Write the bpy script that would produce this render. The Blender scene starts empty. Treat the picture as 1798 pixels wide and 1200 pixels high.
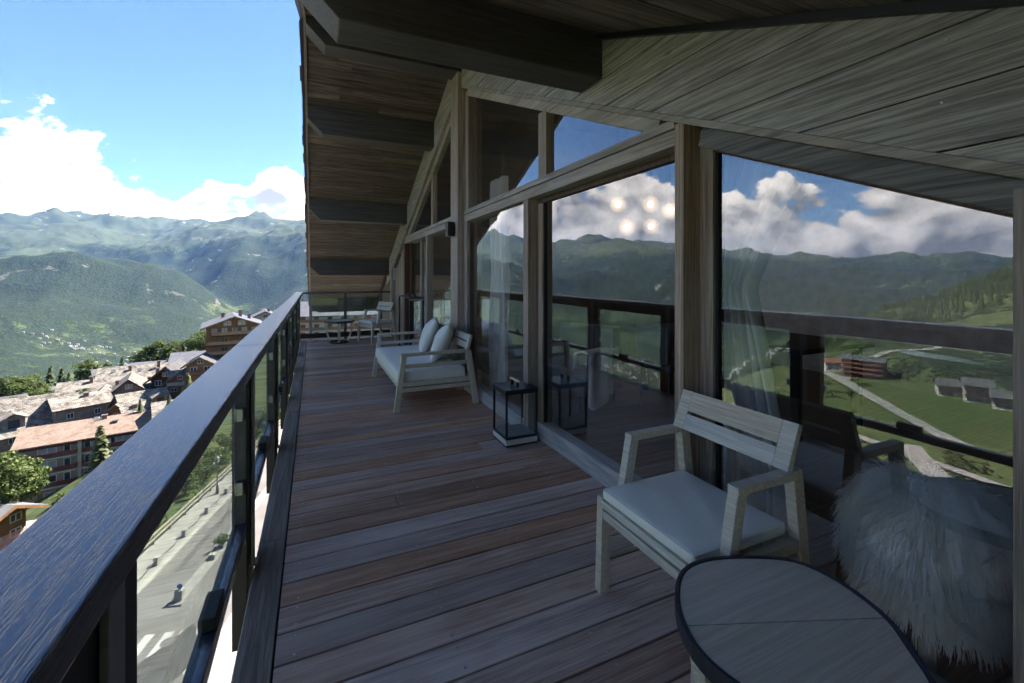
import bpy, bmesh, math, random
import numpy as np
from mathutils import Vector, Matrix
R = math.radians
random.seed(7)
SC = bpy.context.scene
COL = SC.collection

# ------------------------------------------------------------------ camera
CAM_H = 1.34
FPX, PX0, PY0 = 770.0, 899.0, 486.0          # focal length and principal point, in photograph pixels
YAW = math.atan(348 / 770)
cam = bpy.data.cameras.new('camera')
cam.sensor_width = 36.0
cam.lens = 36.0 * FPX / 1798.0
cam.shift_y = (PY0 - 600.0) / 1798.0
cam.clip_start = 0.05
cam.clip_end = 40000
camo = bpy.data.objects.new('camera', cam)
COL.objects.link(camo)
camo.location = (0, 0, CAM_H)
camo.rotation_euler = (R(90), 0, -YAW)
SC.camera = camo

# ------------------------------------------------------------------ render settings
SC.render.engine = 'CYCLES'
SC.view_settings.view_transform = 'Standard'
SC.view_settings.look = 'None'
SC.view_settings.exposure = 3.75
SC.view_settings.use_white_balance = True       # camera balanced for open shade
SC.view_settings.white_balance_temperature = 7500
SC.view_settings.white_balance_tint = 16
SC.view_settings.gamma = 1.0
SC.view_settings.use_curve_mapping = False
cy = SC.cycles
cy.use_denoising = True
cy.use_light_tree = False
cy.max_bounces = 6
cy.use_adaptive_sampling = True
cy.adaptive_threshold = 0.025
cy.diffuse_bounces = 3
cy.glossy_bounces = 3
cy.transmission_bounces = 4
cy.transparent_max_bounces = 16
cy.volume_bounces = 0
cy.sample_clamp_indirect = 6.0
cy.caustics_reflective = False
cy.caustics_refractive = False

# ------------------------------------------------------------------ node helper
def nd(nt, kind, ins=None, **props):
    n = nt.nodes.new(kind)
    for k, v in props.items():
        setattr(n, k, v)
    for k, v in (ins or {}).items():
        s = n.inputs[k]
        if isinstance(v, bpy.types.NodeSocket):
            nt.links.new(v, s)
        else:
            s.default_value = v
    return n
def mth(nt, op, a, b=None, c=None, clamp=False):
    n = nt.nodes.new('ShaderNodeMath'); n.operation = op; n.use_clamp = clamp
    for i, v in enumerate((a, b, c)):
        if v is None: continue
        if isinstance(v, bpy.types.NodeSocket): nt.links.new(v, n.inputs[i])
        else: n.inputs[i].default_value = v
    return n.outputs[0]
def vmth(nt, op, a, b=None):
    n = nt.nodes.new('ShaderNodeVectorMath'); n.operation = op
    for i, v in enumerate((a, b)):
        if v is None: continue
        if isinstance(v, bpy.types.NodeSocket): nt.links.new(v, n.inputs[i])
        else: n.inputs[i].default_value = v
    return n.outputs[0]
def mixc(nt, fac, a, b, blend='MIX'):
    n = nt.nodes.new('ShaderNodeMix'); n.data_type = 'RGBA'; n.blend_type = blend
    for i, v in ((0, fac), (6, a), (7, b)):
        if isinstance(v, bpy.types.NodeSocket): nt.links.new(v, n.inputs[i])
        else: n.inputs[i].default_value = v if i == 0 else (*v[:3], 1)
    return n.outputs[2]
def sstep(nt, x, lo, hi, a=0.0, b=1.0):
    n = nt.nodes.new('ShaderNodeMapRange'); n.interpolation_type = 'SMOOTHSTEP'
    for k, v in (('Value', x), ('From Min', lo), ('From Max', hi), ('To Min', a), ('To Max', b)):
        if isinstance(v, bpy.types.NodeSocket): nt.links.new(v, n.inputs[k])
        else: n.inputs[k].default_value = v
    return n.outputs['Result']
def noise(nt, vec, scale, detail=4, rough=0.55, dist=0.0):
    return nd(nt, 'ShaderNodeTexNoise', {'Vector': vec, 'Scale': scale, 'Detail': detail, 'Roughness': rough, 'Distortion': dist}).outputs['Fac']

# ------------------------------------------------------------------ sky: Nishita and cumulus belt
SUN_EL, SUN_AZ = R(50), R(58)                 # azimuth from +Y towards +X
W = bpy.data.worlds.new('World'); SC.world = W; W.use_nodes = True
W.cycles.sampling_method = 'MANUAL'; W.cycles.sample_map_resolution = 512
nt = W.node_tree; nt.nodes.clear()
sky = nd(nt, 'ShaderNodeTexSky', sky_type='NISHITA', sun_disc=False, sun_elevation=SUN_EL, sun_rotation=SUN_AZ, altitude=1500, air_density=1.0, dust_density=0.1, ozone_density=2.2)
tc = nd(nt, 'ShaderNodeTexCoord')
sep = nd(nt, 'ShaderNodeSeparateXYZ', {'Vector': tc.outputs['Generated']})
dx, dy, dz = sep.outputs
az = mth(nt, 'DEGREES', mth(nt, 'ARCTAN2', mth(nt, 'MULTIPLY', dx, -1.0), dy))      # degrees left of +Y
el = mth(nt, 'DEGREES', mth(nt, 'ARCSINE', dz))
# cloud tops: height of the belt in degrees, by direction
def bump(center, width, amp):
    t = mth(nt, 'DIVIDE', mth(nt, 'SUBTRACT', az, center), width)
    return mth(nt, 'MULTIPLY', mth(nt, 'EXPONENT', mth(nt, 'MULTIPLY', mth(nt, 'MULTIPLY', t, t), -1.0)), amp)
hc = nd(nt, 'ShaderNodeCombineXYZ', {'X': dx, 'Y': dy, 'Z': 0.0}).outputs[0]
top = mth(nt, 'ADD', 8.9, mth(nt, 'MULTIPLY', mth(nt, 'SUBTRACT', noise(nt, hc, 2.3, 2), 0.5), 7.0))
for c_, w_, a_ in ((20.5, 5.5, 4.6), (2.5, 4.0, 4.6), (11.0, 3.5, 1.2), (38.0, 7.0, 4.4), (25.0, 3.0, 1.5)):
    top = mth(nt, 'ADD', top, bump(c_, w_, a_))
cv = nd(nt, 'ShaderNodeCombineXYZ', {'X': dx, 'Y': dy, 'Z': mth(nt, 'MULTIPLY', dz, 1.35)}).outputs[0]
big = noise(nt, cv, 7.0, 7, 0.56, 0.25)
sunv = vmth(nt, 'ADD', cv, (0.022, 0.006, 0.034))
big2 = noise(nt, sunv, 7.0, 3, 0.55, 0.25)
rel = mth(nt, 'DIVIDE', mth(nt, 'SUBTRACT', top, el), 5.5)                          # >0 under the belt's top
dens = mth(nt, 'ADD', mth(nt, 'MULTIPLY', mth(nt, 'SUBTRACT', big, 0.5), 4.6), mth(nt, 'MINIMUM', rel, 0.95))
mask = sstep(nt, dens, 0.0, 0.22)
shade = mth(nt, 'ADD', mth(nt, 'MULTIPLY', mth(nt, 'SUBTRACT', big, big2), 4.2), 0.62, clamp=True)
under = sstep(nt, rel, 0.15, 1.5, 1.0, 0.62)
lit = mth(nt, 'MULTIPLY', shade, under)
ccol = mixc(nt, lit, (1.0, 1.08, 1.22), (6.0, 6.0, 5.9))
# thin high veils
vv = nd(nt, 'ShaderNodeCombineXYZ', {'X': mth(nt, 'MULTIPLY', dx, 0.6), 'Y': dy, 'Z': mth(nt, 'MULTIPLY', dz, 4.0)}).outputs[0]
veil = mth(nt, 'MULTIPLY', sstep(nt, noise(nt, vv, 2.6, 6, 0.6, 0.6), 0.50, 0.78), 0.34)
skyb = mixc(nt, 1.0, sky.outputs[0], (.265, .375, .475), 'MULTIPLY')
skyc = mixc(nt, veil, skyb, (1.5, 1.75, 2.0))
out = mixc(nt, mask, skyc, ccol)
bg = nd(nt, 'ShaderNodeBackground', {'Color': out, 'Strength': 0.05})
nd(nt, 'ShaderNodeOutputWorld', {'Surface': bg.outputs[0]})

sl = bpy.data.lights.new('sun', 'SUN'); sl.energy = 2.0; sl.angle = R(0.53); sl.color = (1.0, 0.97, 0.93)
so = bpy.data.objects.new('sun', sl); COL.objects.link(so)
sd = Vector((math.sin(SUN_AZ) * math.cos(SUN_EL), math.cos(SUN_AZ) * math.cos(SUN_EL), math.sin(SUN_EL)))
so.rotation_euler = (-sd).to_track_quat('-Z', 'Y').to_euler()
so.location = (0, 0, 60)

# ------------------------------------------------------------------ geometry helpers
class MB:
    def __init__(s): s.v = []; s.f = []
    def add(s, vs, fs):
        o = len(s.v); s.v += [tuple(p) for p in vs]; s.f += [tuple(i + o for i in f) for f in fs]; return s
    def box(s, x0, x1, y0, y1, z0, z1):
        return s.add([(x0,y0,z0),(x1,y0,z0),(x1,y1,z0),(x0,y1,z0),(x0,y0,z1),(x1,y0,z1),(x1,y1,z1),(x0,y1,z1)],
                     [(3,2,1,0),(4,5,6,7),(0,1,5,4),(1,2,6,5),(2,3,7,6),(3,0,4,7)])
    def prism(s, poly, a, b, axis='x'):
        """poly of 2-D points extruded from a to b along axis ('x': poly=(y,z), 'y': (x,z), 'z': (x,y))"""
        n = len(poly)
        ar = sum(poly[i][0]*poly[(i+1)%n][1]-poly[(i+1)%n][0]*poly[i][1] for i in range(n))
        if (ar < 0) != (axis == 'y'): poly = poly[::-1]
        P = {'x': lambda p, t: (t, p[0], p[1]), 'y': lambda p, t: (p[0], t, p[1]), 'z': lambda p, t: (p[0], p[1], t)}[axis]
        vs = [P(p, a) for p in poly] + [P(p, b) for p in poly]
        fs = [tuple(range(n))[::-1], tuple(range(n, 2*n))] + [(i, (i+1)%n, n+(i+1)%n, n+i) for i in range(n)]
        return s.add(vs, fs)
    def beam(s, p, q, w, h, up=(0,0,1), w2=None, h2=None):
        """bar from p to q, w across, h along up; tapering to w2, h2"""
        p, q = Vector(p), Vector(q); d = (q-p).normalized(); u = Vector(up)
        r = d.cross(u).normalized(); u = r.cross(d).normalized()
        w2 = w if w2 is None else w2; h2 = h if h2 is None else h2
        vs = []
        for c, a, b in ((p, w, h), (q, w2, h2)):
            vs += [c - r*a/2 - u*b/2, c + r*a/2 - u*b/2, c + r*a/2 + u*b/2, c - r*a/2 + u*b/2]
        return s.add(vs, [(0,1,2,3),(7,6,5,4),(0,4,5,1),(1,5,6,2),(2,6,7,3),(3,7,4,0)])
    def tube(s, pts, r, n=8, closed=False, rs=None):
        pts = [Vector(p) for p in pts]; m = len(pts); vs = []; fs = []
        for i, p in enumerate(pts):
            if closed: d = pts[(i+1)%m] - pts[i-1]
            else: d = pts[min(i+1, m-1)] - pts[max(i-1, 0)]
            d.normalize(); a = Vector((0,0,1)) if abs(d.z) < .9 else Vector((1,0,0))
            e = d.cross(a).normalized(); g = d.cross(e).normalized(); rr = rs[i] if rs else r
            vs += [p + (e*math.cos(t*2*math.pi/n) + g*math.sin(t*2*math.pi/n))*rr for t in range(n)]
        for i in range(m if closed else m-1):
            j = (i+1) % m
            for t in range(n): fs.append((i*n+t, j*n+t, j*n+(t+1)%n, i*n+(t+1)%n))
        if not closed: fs += [tuple(range(n)), tuple(range((m-1)*n, m*n))[::-1]]
        return s.add(vs, fs)
    def disc(s, c, r, n=16, z1=None):
        b = [(c[0]+r*math.cos(2*math.pi*i/n), c[1]+r*math.sin(2*math.pi*i/n)) for i in range(n)]
        return s.prism(b, c[2], c[2]+.004 if z1 is None else z1, 'z')
    def sphere(s, c, r, n=12, m=8, sq=1.0):
        vs = [(c[0], c[1], c[2]-r*sq)]
        for j in range(1, m):
            t = math.pi*j/m
            for i in range(n):
                p = 2*math.pi*i/n; vs.append((c[0]+r*math.sin(t)*math.cos(p), c[1]+r*math.sin(t)*math.sin(p), c[2]-r*sq*math.cos(t)))
        vs.append((c[0], c[1], c[2]+r*sq)); fs = []
        for i in range(n): fs.append((0, 1+(i+1)%n, 1+i)); fs.append((len(vs)-1, 1+(m-2)*n+i, 1+(m-2)*n+(i+1)%n))
        for j in range(m-2):
            for i in range(n): fs.append((1+j*n+i, 1+j*n+(i+1)%n, 1+(j+1)*n+(i+1)%n, 1+(j+1)*n+i))
        return s.add(vs, fs)
    def mesh(s, name, mat=None, smooth=False):
        me = bpy.data.meshes.new(name); me.from_pydata(s.v, [], s.f)
        if mat: me.materials.append(mat)
        if smooth: me.polygons.foreach_set('use_smooth', [True]*len(me.polygons))
        me.update(); return me
def obj(name, mb, mat, parent=None, loc=None, rot=None, bevel=0.0, smooth=False, seg=2):
    me = mb if isinstance(mb, bpy.types.Mesh) else mb.mesh(name, mat, smooth)
    o = bpy.data.objects.new(name, me); COL.objects.link(o)
    if parent: o.parent = parent
    if loc: o.location = loc
    if rot: o.rotation_euler = rot
    if bevel:
        b = o.modifiers.new('bevel', 'BEVEL'); b.width = bevel; b.segments = seg; b.limit_method = 'ANGLE'; b.angle_limit = R(35)
    return o
def thing(name, label, cat, loc=(0,0,0), rz=0.0, group=None):
    o = bpy.data.objects.new(name, None); COL.objects.link(o); o.empty_display_size = .1
    o.location = loc; o.rotation_euler = (0, 0, rz)
    return tag(o, label, cat, group)
def tag(o, label=None, cat=None, group=None, kind=None):
    if label: o['label'] = label
    if cat: o['category'] = cat
    if group: o['group'] = group
    if kind: o['kind'] = kind
    return o
def copy_tree(o, parent=None):
    c = o.copy(); COL.objects.link(c)
    if parent: c.parent = parent
    for ch in o.children: copy_tree(ch, c)
    return c
def at(x, y, d):
    """world point seen at photograph pixel (x, y), d metres in front of the camera"""
    u = (x-PX0)/FPX; s_, c_ = math.sin(YAW), math.cos(YAW)
    return Vector((d*(s_+c_*u), d*(c_-s_*u), CAM_H+(PY0-y)/FPX*d))

# ------------------------------------------------------------------ materials
MATS = {}
def base_mat(name):
    m = bpy.data.materials.new(name); m.use_nodes = True; t = m.node_tree; t.nodes.clear()
    b = nd(t, 'ShaderNodeBsdfPrincipled'); o = nd(t, 'ShaderNodeOutputMaterial', {'Surface': b.outputs[0]})
    MATS[name] = m; return m, t, b, o
def wood(name, dark, light, axis='x', rough=.62, bump=.25, tone=.5, cath=1.0, width=.14, spec=.3, weather=None, sc=1.0):
    m, t, b, o = base_mat(name)
    tcn = nd(t, 'ShaderNodeTexCoord'); oi = nd(t, 'ShaderNodeObjectInfo')
    off = mth(t, 'MULTIPLY', oi.outputs['Random'], 57.0)
    p = vmth(t, 'ADD', tcn.outputs['Object'], nd(t, 'ShaderNodeCombineXYZ', {'X': off, 'Y': off, 'Z': off}).outputs[0])
    def stretch(al, ac):
        k = {'x': (al, ac, ac), 'y': (ac, al, ac), 'z': (ac, ac, al)}[axis]
        return vmth(t, 'MULTIPLY', p, k)
    low = noise(t, stretch(.30*sc, 8.5*sc), 1.0, 1, .5, .12)
    ringv = mth(t, 'SINE', mth(t, 'MULTIPLY', low, 70.0))
    ring = sstep(t, ringv, -.9, 1.0)
    fib = noise(t, stretch(7*sc, 210*sc), 1.0, 2, .6)
    str_ = noise(t, stretch(1.6*sc, 46*sc), 1.0, 2, .6)
    f = mth(t, 'ADD', mth(t, 'ADD', mth(t, 'MULTIPLY', ring, .20*cath), mth(t, 'MULTIPLY', fib, .56)), mth(t, 'MULTIPLY', str_, .58))
    f = sstep(t, f, .36, .86 + .18*cath)
    col = mixc(t, f, dark, light)
    if weather:
        wv = sstep(t, noise(t, stretch(1.1, 3.0), 1.0, 3, .65), .42, .72)
        col = mixc(t, mth(t, 'MULTIPLY', wv, .65), col, weather)
    # knots
    vk = nd(t, 'ShaderNodeTexVoronoi', {'Vector': stretch(1.4*sc, 3.6*sc), 'Scale': 1.0, 'Randomness': 1.0})
    kn = sstep(t, vk.outputs['Distance'], .03, .085, 1.0, 0.0)
    col = mixc(t, mth(t, 'MULTIPLY', kn, .6*min(cath, 1)), col, tuple(c*.35 for c in dark))
    r2 = nd(t, 'ShaderNodeTexWhiteNoise', {'W': oi.outputs['Random']}, noise_dimensions='1D')
    val = mth(t, 'ADD', 1.0 - tone/2, mth(t, 'MULTIPLY', r2.outputs['Value'], tone))
    hs = nd(t, 'ShaderNodeHueSaturation', {'Color': col, 'Value': val, 'Saturation': mth(t, 'ADD', .72, mth(t, 'MULTIPLY', oi.outputs['Random'], .56)), 'Hue': .5, 'Fac': 1.0})
    t.links.new(hs.outputs[0], b.inputs['Base Color'])
    b.inputs['Roughness'].default_value = rough; b.inputs['Specular IOR Level'].default_value = spec
    bp = nd(t, 'ShaderNodeBump', {'Strength': bump, 'Distance': .004, 'Height': f})
    t.links.new(bp.outputs[0], b.inputs['Normal'])
    return m
def plain(name, col, rough=.6, metal=0.0, spec=.4, var=.15, scale=8.0, bump=0.0, bscale=60.0, coord='Object', bdist=.003):
    m, t, b, o = base_mat(name)
    tcn = nd(t, 'ShaderNodeTexCoord')
    n1 = noise(t, tcn.outputs[coord], scale, 5, .6)
    c = mixc(t, sstep(t, n1, .3, .7), tuple(x*(1-var) for x in col), tuple(min(1, x*(1+var)) for x in col))
    t.links.new(c, b.inputs['Base Color'])
    b.inputs['Roughness'].default_value = rough; b.inputs['Metallic'].default_value = metal; b.inputs['Specular IOR Level'].default_value = spec
    if bump:
        n2 = noise(t, tcn.outputs[coord], bscale, 3, .6)
        t.links.new(nd(t, 'ShaderNodeBump', {'Strength': bump, 'Distance': bdist, 'Height': n2}).outputs[0], b.inputs['Normal'])
    return m
def glass_mat(name, refl, tint):
    m = bpy.data.materials.new(name); m.use_nodes = True; t = m.node_tree; t.nodes.clear()
    tr = nd(t, 'ShaderNodeBsdfTransparent', {'Color': (*tint, 1)})
    gl = nd(t, 'ShaderNodeBsdfGlossy', {'Color': (.93, .97, 1, 1), 'Roughness': 0.0})
    if name == 'glass':
        wv_ = noise(t, nd(t, 'ShaderNodeTexCoord').outputs['Object'], 1.7, 1)
        t.links.new(nd(t, 'ShaderNodeBump', {'Strength': 1.0, 'Distance': .0011, 'Height': wv_}).outputs[0], gl.inputs['Normal'])
    lw = nd(t, 'ShaderNodeLayerWeight', {'Blend': .5})
    f5 = mth(t, 'POWER', lw.outputs['Facing'], 4.0)
    fac = mth(t, 'ADD', refl, mth(t, 'MULTIPLY', f5, .96-refl), clamp=True)
    fac = mth(t, 'MULTIPLY', fac, mth(t, 'SUBTRACT', 1.0, nd(t, 'ShaderNodeNewGeometry').outputs['Backfacing']))   # inner faces skip reflection, so more light gets through to the room
    mx = nd(t, 'ShaderNodeMixShader', {0: fac, 1: tr.outputs[0], 2: gl.outputs[0]})
    nd(t, 'ShaderNodeOutputMaterial', {'Surface': mx.outputs[0]})
    MATS[name] = m; return m
M = MATS
wood('deck', (.300,.150,.098), (.720,.450,.330), 'x', .5, .4, .45, .3, weather=(.68,.475,.37), spec=.3)
wood('deck_edge', (.13,.105,.08), (.34,.285,.23), 'y', .6, .3, .3, .4)
wood('frame_z', (.160,.118,.090), (.44,.345,.275), 'z', .6, .3, .35, .6, weather=(.34,.32,.30))
wood('frame_y', (.165,.138,.112), (.46,.40,.335), 'y', .6, .3, .35, .6, weather=(.38,.36,.34))
wood('sill', (.26,.25,.24), (.56,.54,.51), 'y', .6, .25, .2, .5)
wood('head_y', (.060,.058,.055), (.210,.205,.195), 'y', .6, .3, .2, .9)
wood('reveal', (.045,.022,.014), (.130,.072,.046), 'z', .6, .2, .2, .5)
wood('cladding', (.150,.143,.135), (.50,.48,.45), 'y', .6, .5, .22, .75, sc=1.5)
wood('soffit', (.036,.029,.023), (.200,.163,.132), 'x', .65, .5, .7, .8)
wood('beam', (.035,.033,.030), (.085,.082,.075), 'x', .5, .2, .2, .4)
wood('teak', (.430,.370,.290), (.710,.625,.505), 'y', .6, .15, .12, .35, sc=1.6)
wood('teak_top', (.52,.44,.36), (.70,.62,.52), 'x', .6, .15, .12, .4, sc=1.4)
wood('floor_in', (.08,.058,.046), (.25,.185,.14), 'x', .4, .1, .4, .5)
# glossy blue-black painted rail with raised grain
m, t, b, o = base_mat('rail')
tcn = nd(t, 'ShaderNodeTexCoord')
pr = vmth(t, 'MULTIPLY', tcn.outputs['Object'], (300, 20, 300))
g1 = noise(t, pr, 1.0, 3, .6, .6)
g2 = noise(t, vmth(t, 'MULTIPLY', tcn.outputs['Object'], (26, 2.0, 26)), 1.0, 3, .5, .8)
hgt = mth(t, 'ADD', sstep(t, g1, .34, .52), mth(t, 'MULTIPLY', g2, .35))
b.inputs['Base Color'].default_value = (.010, .019, .036, 1); b.inputs['Roughness'].default_value = .27; b.inputs['Specular IOR Level'].default_value = 1.0
t.links.new(nd(t, 'ShaderNodeBump', {'Strength': .32, 'Distance': .0020, 'Height': hgt}).outputs[0], b.inputs['Normal'])
plain('black_metal', (.010,.011,.014), .4, 0, .5, .1, 20, .1)
plain('black_wood', (.012,.012,.013), .5, 0, .4, .2, 20, .2)
plain('post_face', (.075,.072,.068), .5, 0, .4, .2, 30, .1)
plain('steel', (.55,.56,.58), .32, 1.0, .5, .1, 40)
plain('gal_steel', (.30,.31,.31), .45, .8, .5, .15, 14)
plain('stone_white', (.52,.50,.46), .6, 0, .3, .06, 20, .1)
plain('stone_grey', (.26,.26,.25), .7, 0, .3, .08, 20)
plain('table_rim', (.015,.018,.030), .45, 0, .5, .1, 20)
plain('rubber', (.01,.01,.01), .8)
glass_mat('glass', .22, (.99,.995,.995))
glass_mat('rail_glass', .10, (.86,.93,.90))
plain('lantern_glass', (.8,.8,.8))
M['lantern_glass'] = glass_mat('lantern_glass2', .05, (.95,.97,.97))
# fabrics
def fabric(name, col, scale=900, bump=.3):
    m, t, b, o = base_mat(name)
    tcn = nd(t, 'ShaderNodeTexCoord')
    wv = noise(t, tcn.outputs['Object'], scale*.35, 2, .7); lg = noise(t, tcn.outputs['Object'], 7, 4)
    c = mixc(t, mth(t, 'ADD', mth(t, 'MULTIPLY', wv, .6), mth(t, 'MULTIPLY', lg, .4)), tuple(x*.82 for x in col), tuple(min(1, x*1.12) for x in col))
    t.links.new(c, b.inputs['Base Color']); b.inputs['Roughness'].default_value = .9; b.inputs['Specular IOR Level'].default_value = .15
    b.inputs['Sheen Weight'].default_value = .15
    h = mth(t, 'ADD', mth(t, 'MULTIPLY', wv, .2), lg)
    t.links.new(nd(t, 'ShaderNodeBump', {'Strength': bump, 'Distance': .014, 'Height': h}).outputs[0], b.inputs['Normal'])
fabric('cushion', (.80,.75,.65)); fabric('pillow', (.84,.79,.70)); fabric('seat_pad', (.80,.75,.66)); fabric('throw', (.75,.74,.70)); fabric('dark_fabric', (.06,.06,.065))
m, t, b, o = base_mat('sheer')
b.inputs['Base Color'].default_value = (.82,.82,.80,1); b.inputs['Roughness'].default_value = .9
tl = nd(t, 'ShaderNodeBsdfTranslucent', {'Color': (.8,.8,.78,1)})
tp = nd(t, 'ShaderNodeBsdfTransparent')
wn = noise(t, vmth(t, 'MULTIPLY', nd(t, 'ShaderNodeTexCoord').outputs['Object'], (60, 60, 25)), 6.0, 2)
m1 = nd(t, 'ShaderNodeMixShader', {0: .4, 1: b.outputs[0], 2: tl.outputs[0]})
m2 = nd(t, 'ShaderNodeMixShader', {0: sstep(t, wn, .4, .7, .0, .12), 1: m1.outputs[0], 2: tp.outputs[0]})
t.links.new(m2.outputs[0], o.inputs['Surface'])
plain('fur', (.90,.89,.85), .75, 0, .3, .06, 9)
plain('hide', (.86,.85,.80), .9)
fm_ = M['fur']; ft_ = fm_.node_tree; fo_ = [n for n in ft_.nodes if n.type == 'OUTPUT_MATERIAL'][0]; fb_ = [n for n in ft_.nodes if n.type == 'BSDF_PRINCIPLED'][0]
ftl = nd(ft_, 'ShaderNodeBsdfTranslucent', {'Color': (.95,.94,.90,1)}); ft_.links.new(nd(ft_, 'ShaderNodeMixShader', {0: .5, 1: fb_.outputs[0], 2: ftl.outputs[0]}).outputs[0], fo_.inputs['Surface'])
plain('bark', (.10,.08,.06), .9, 0, .2, .3, 6, .4, 20, bdist=.03)
plain('birch', (.42,.39,.34), .8, 0, .2, .35, 12)
plain('plaster_in', (.50,.48,.45), .9)
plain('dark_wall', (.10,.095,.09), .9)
m, t, b, o = base_mat('lamp_glow'); b.inputs['Base Color'].default_value = (.9,.85,.75,1)
b.inputs['Emission Color'].default_value = (1,.74,.42,1); b.inputs['Emission Strength'].default_value = 2.2
# frosted globe of a lit lamp: brightest where one looks through to the bulb
m = bpy.data.materials.new('globe'); m.use_nodes = True; t = m.node_tree; t.nodes.clear(); M['globe'] = m
lw = nd(t, 'ShaderNodeLayerWeight', {'Blend': .5}); fc = mth(t, 'POWER', mth(t, 'SUBTRACT', 1.0, lw.outputs['Facing']), 3.0)
em = nd(t, 'ShaderNodeEmission', {'Color': (1,.80,.55,1), 'Strength': mth(t, 'MULTIPLY', fc, .035)})
tp = nd(t, 'ShaderNodeBsdfTransparent', {'Color': (.97,.96,.94,1)})
nd(t, 'ShaderNodeOutputMaterial', {'Surface': nd(t, 'ShaderNodeAddShader', {0: em.outputs[0], 1: tp.outputs[0]}).outputs[0]})
# outdoors
def world_noise(t, sc, det=4): 
    g = nd(t, 'ShaderNodeNewGeometry'); return noise(t, g.outputs['Position'], sc, det, .6)
plain('plaster', (.34,.29,.24), .9, 0, .2, .1, .6, coord='Object')
plain('plaster_white', (.40,.385,.36), .9, 0, .2, .06, .6)
plain('plaster_tan', (.25,.185,.145), .9, 0, .2, .08, .5)
plain('stone_wall', (.34,.31,.27), .95, 0, .2, .35, 1.6, .5, 3.0, bdist=.1)
plain('timber', (.20,.105,.05), .8, 0, .2, .25, .9)
plain('timber_light', (.27,.155,.085), .85, 0, .15, .15, .9)
plain('timber_orange', (.17,.088,.045), .8, 0, .2, .2, .9)
plain('timber_dark', (.060,.035,.024), .8, 0, .2, .25, .9)
plain('timber_grey', (.19,.15,.12), .8, 0, .2, .3, .9)
plain('red_paint', (.17,.065,.045), .7, 0, .3, .15, .8)
plain('balcony_red', (.105,.035,.026), .8, 0, .2, .2, .9)
plain('window_white', (.50,.50,.48), .5)
plain('pane_dark', (.03,.035,.045), .08, 0, .8, .3, .7)
plain('pane_light', (.28,.30,.30), .15, 0, .8, .25, .7)
plain('slate_grey', (.075,.078,.083), .9, 0, .08, .2, .7)
plain('slate_blue', (.085,.095,.115), .9, 0, .08, .15, .7)
plain('metal_roof', (.13,.134,.14), .8, 0, .1, .1, .5)
plain('brick_stack', (.17,.115,.085), .9, 0, .2, .2, 2.0)
plain('white_dish', (.80,.80,.78), .5)
plain('tile_pink', (.56,.37,.27), .85, 0, .2, .15, 1.0)
def roof_stone(name, c0, c1, sx, sy):
    m, t, b, o = base_mat(name)
    tcn = nd(t, 'ShaderNodeTexCoord')
    br = nd(t, 'ShaderNodeTexBrick', {'Vector': vmth(t, 'MULTIPLY', tcn.outputs['Object'], (1, 1, 0)), 'Color1': (.2,.2,.2,1), 'Color2': (1,1,1,1), 'Mortar': (0,0,0,1), 'Scale': 1.0, 'Mortar Size': .035, 'Brick Width': sx, 'Row Height': sy, 'Bias': .1})
    n1 = noise(t, tcn.outputs['Object'], .5, 6, .7); n2 = noise(t, tcn.outputs['Object'], 2.4, 3, .6)
    f = mth(t, 'ADD', mth(t, 'MULTIPLY', nd(t, 'ShaderNodeSeparateColor', {'Color': br.outputs['Color']}).outputs[0], .55), mth(t, 'ADD', mth(t, 'MULTIPLY', sstep(t, n1, .35, .65), .4), mth(t, 'MULTIPLY', n2, .3)))
    c = mixc(t, sstep(t, f, .25, 1.0), c0, c1)
    t.links.new(c, b.inputs['Base Color']); b.inputs['Roughness'].default_value = .9; b.inputs['Specular IOR Level'].default_value = .08
    t.links.new(nd(t, 'ShaderNodeBump', {'Strength': .8, 'Distance': .12, 'Height': f}).outputs[0], b.inputs['Normal'])
roof_stone('lauze', (.052,.050,.045), (.22,.214,.195), .62, .40)
roof_stone('terracotta', (.125,.095,.078), (.20,.160,.135), .5, .4)
plain('asphalt_old', (.125,.123,.12), .9, 0, .2, .16, .35, .3, 8, bdist=.01)
plain('asphalt_mid', (.085,.084,.082), .9, 0, .2, .15, .8, .3, 8, bdist=.01)
plain('asphalt_patch', (.06,.06,.06), .9, 0, .2, .15, .8, .3, 8, bdist=.01)
plain('concrete', (.20,.197,.185), .9, 0, .2, .12, .5, .2, 6, bdist=.01)
plain('kerb_stone', (.26,.25,.23), .9, 0, .2, .1, 1.0)
plain('road_paint', (.33,.33,.32), .8, 0, .2, .18, 1.2)
plain('iron', (.14,.14,.14), .6, .5)
plain('fence_wood', (.25,.235,.195), .8, 0, .2, .1, 3)
plain('tile_dark', (.035,.045,.050), .6, 0, .4, .4, 4.0, .4, 30)
plain('pool_water', (.060,.095,.080), .15, 0, .6, .1, .05)
plain('red_car', (.45,.03,.02), .3, 0, .5, .02)
def leaf_mat(name, a, bcol, tr=.3):
    m, t, b, o = base_mat(name)
    g = nd(t, 'ShaderNodeNewGeometry')
    n1 = noise(t, g.outputs['Position'], .55, 3, .6)
    n2 = nd(t, 'ShaderNodeObjectInfo').outputs['Random']
    c = mixc(t, sstep(t, mth(t, 'ADD', mth(t, 'MULTIPLY', n1, .8), mth(t, 'MULTIPLY', n2, .25)), .3, .75), a, bcol)
    t.links.new(c, b.inputs['Base Color']); b.inputs['Roughness'].default_value = .6; b.inputs['Specular IOR Level'].default_value = .25
    tl = nd(t, 'ShaderNodeBsdfTranslucent', {'Color': mixc(t, .5, c, (.12,.17,.02))})
    mx = nd(t, 'ShaderNodeMixShader', {0: tr, 1: b.outputs[0], 2: tl.outputs[0]})
    t.links.new(mx.outputs[0], o.inputs['Surface'])
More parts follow.
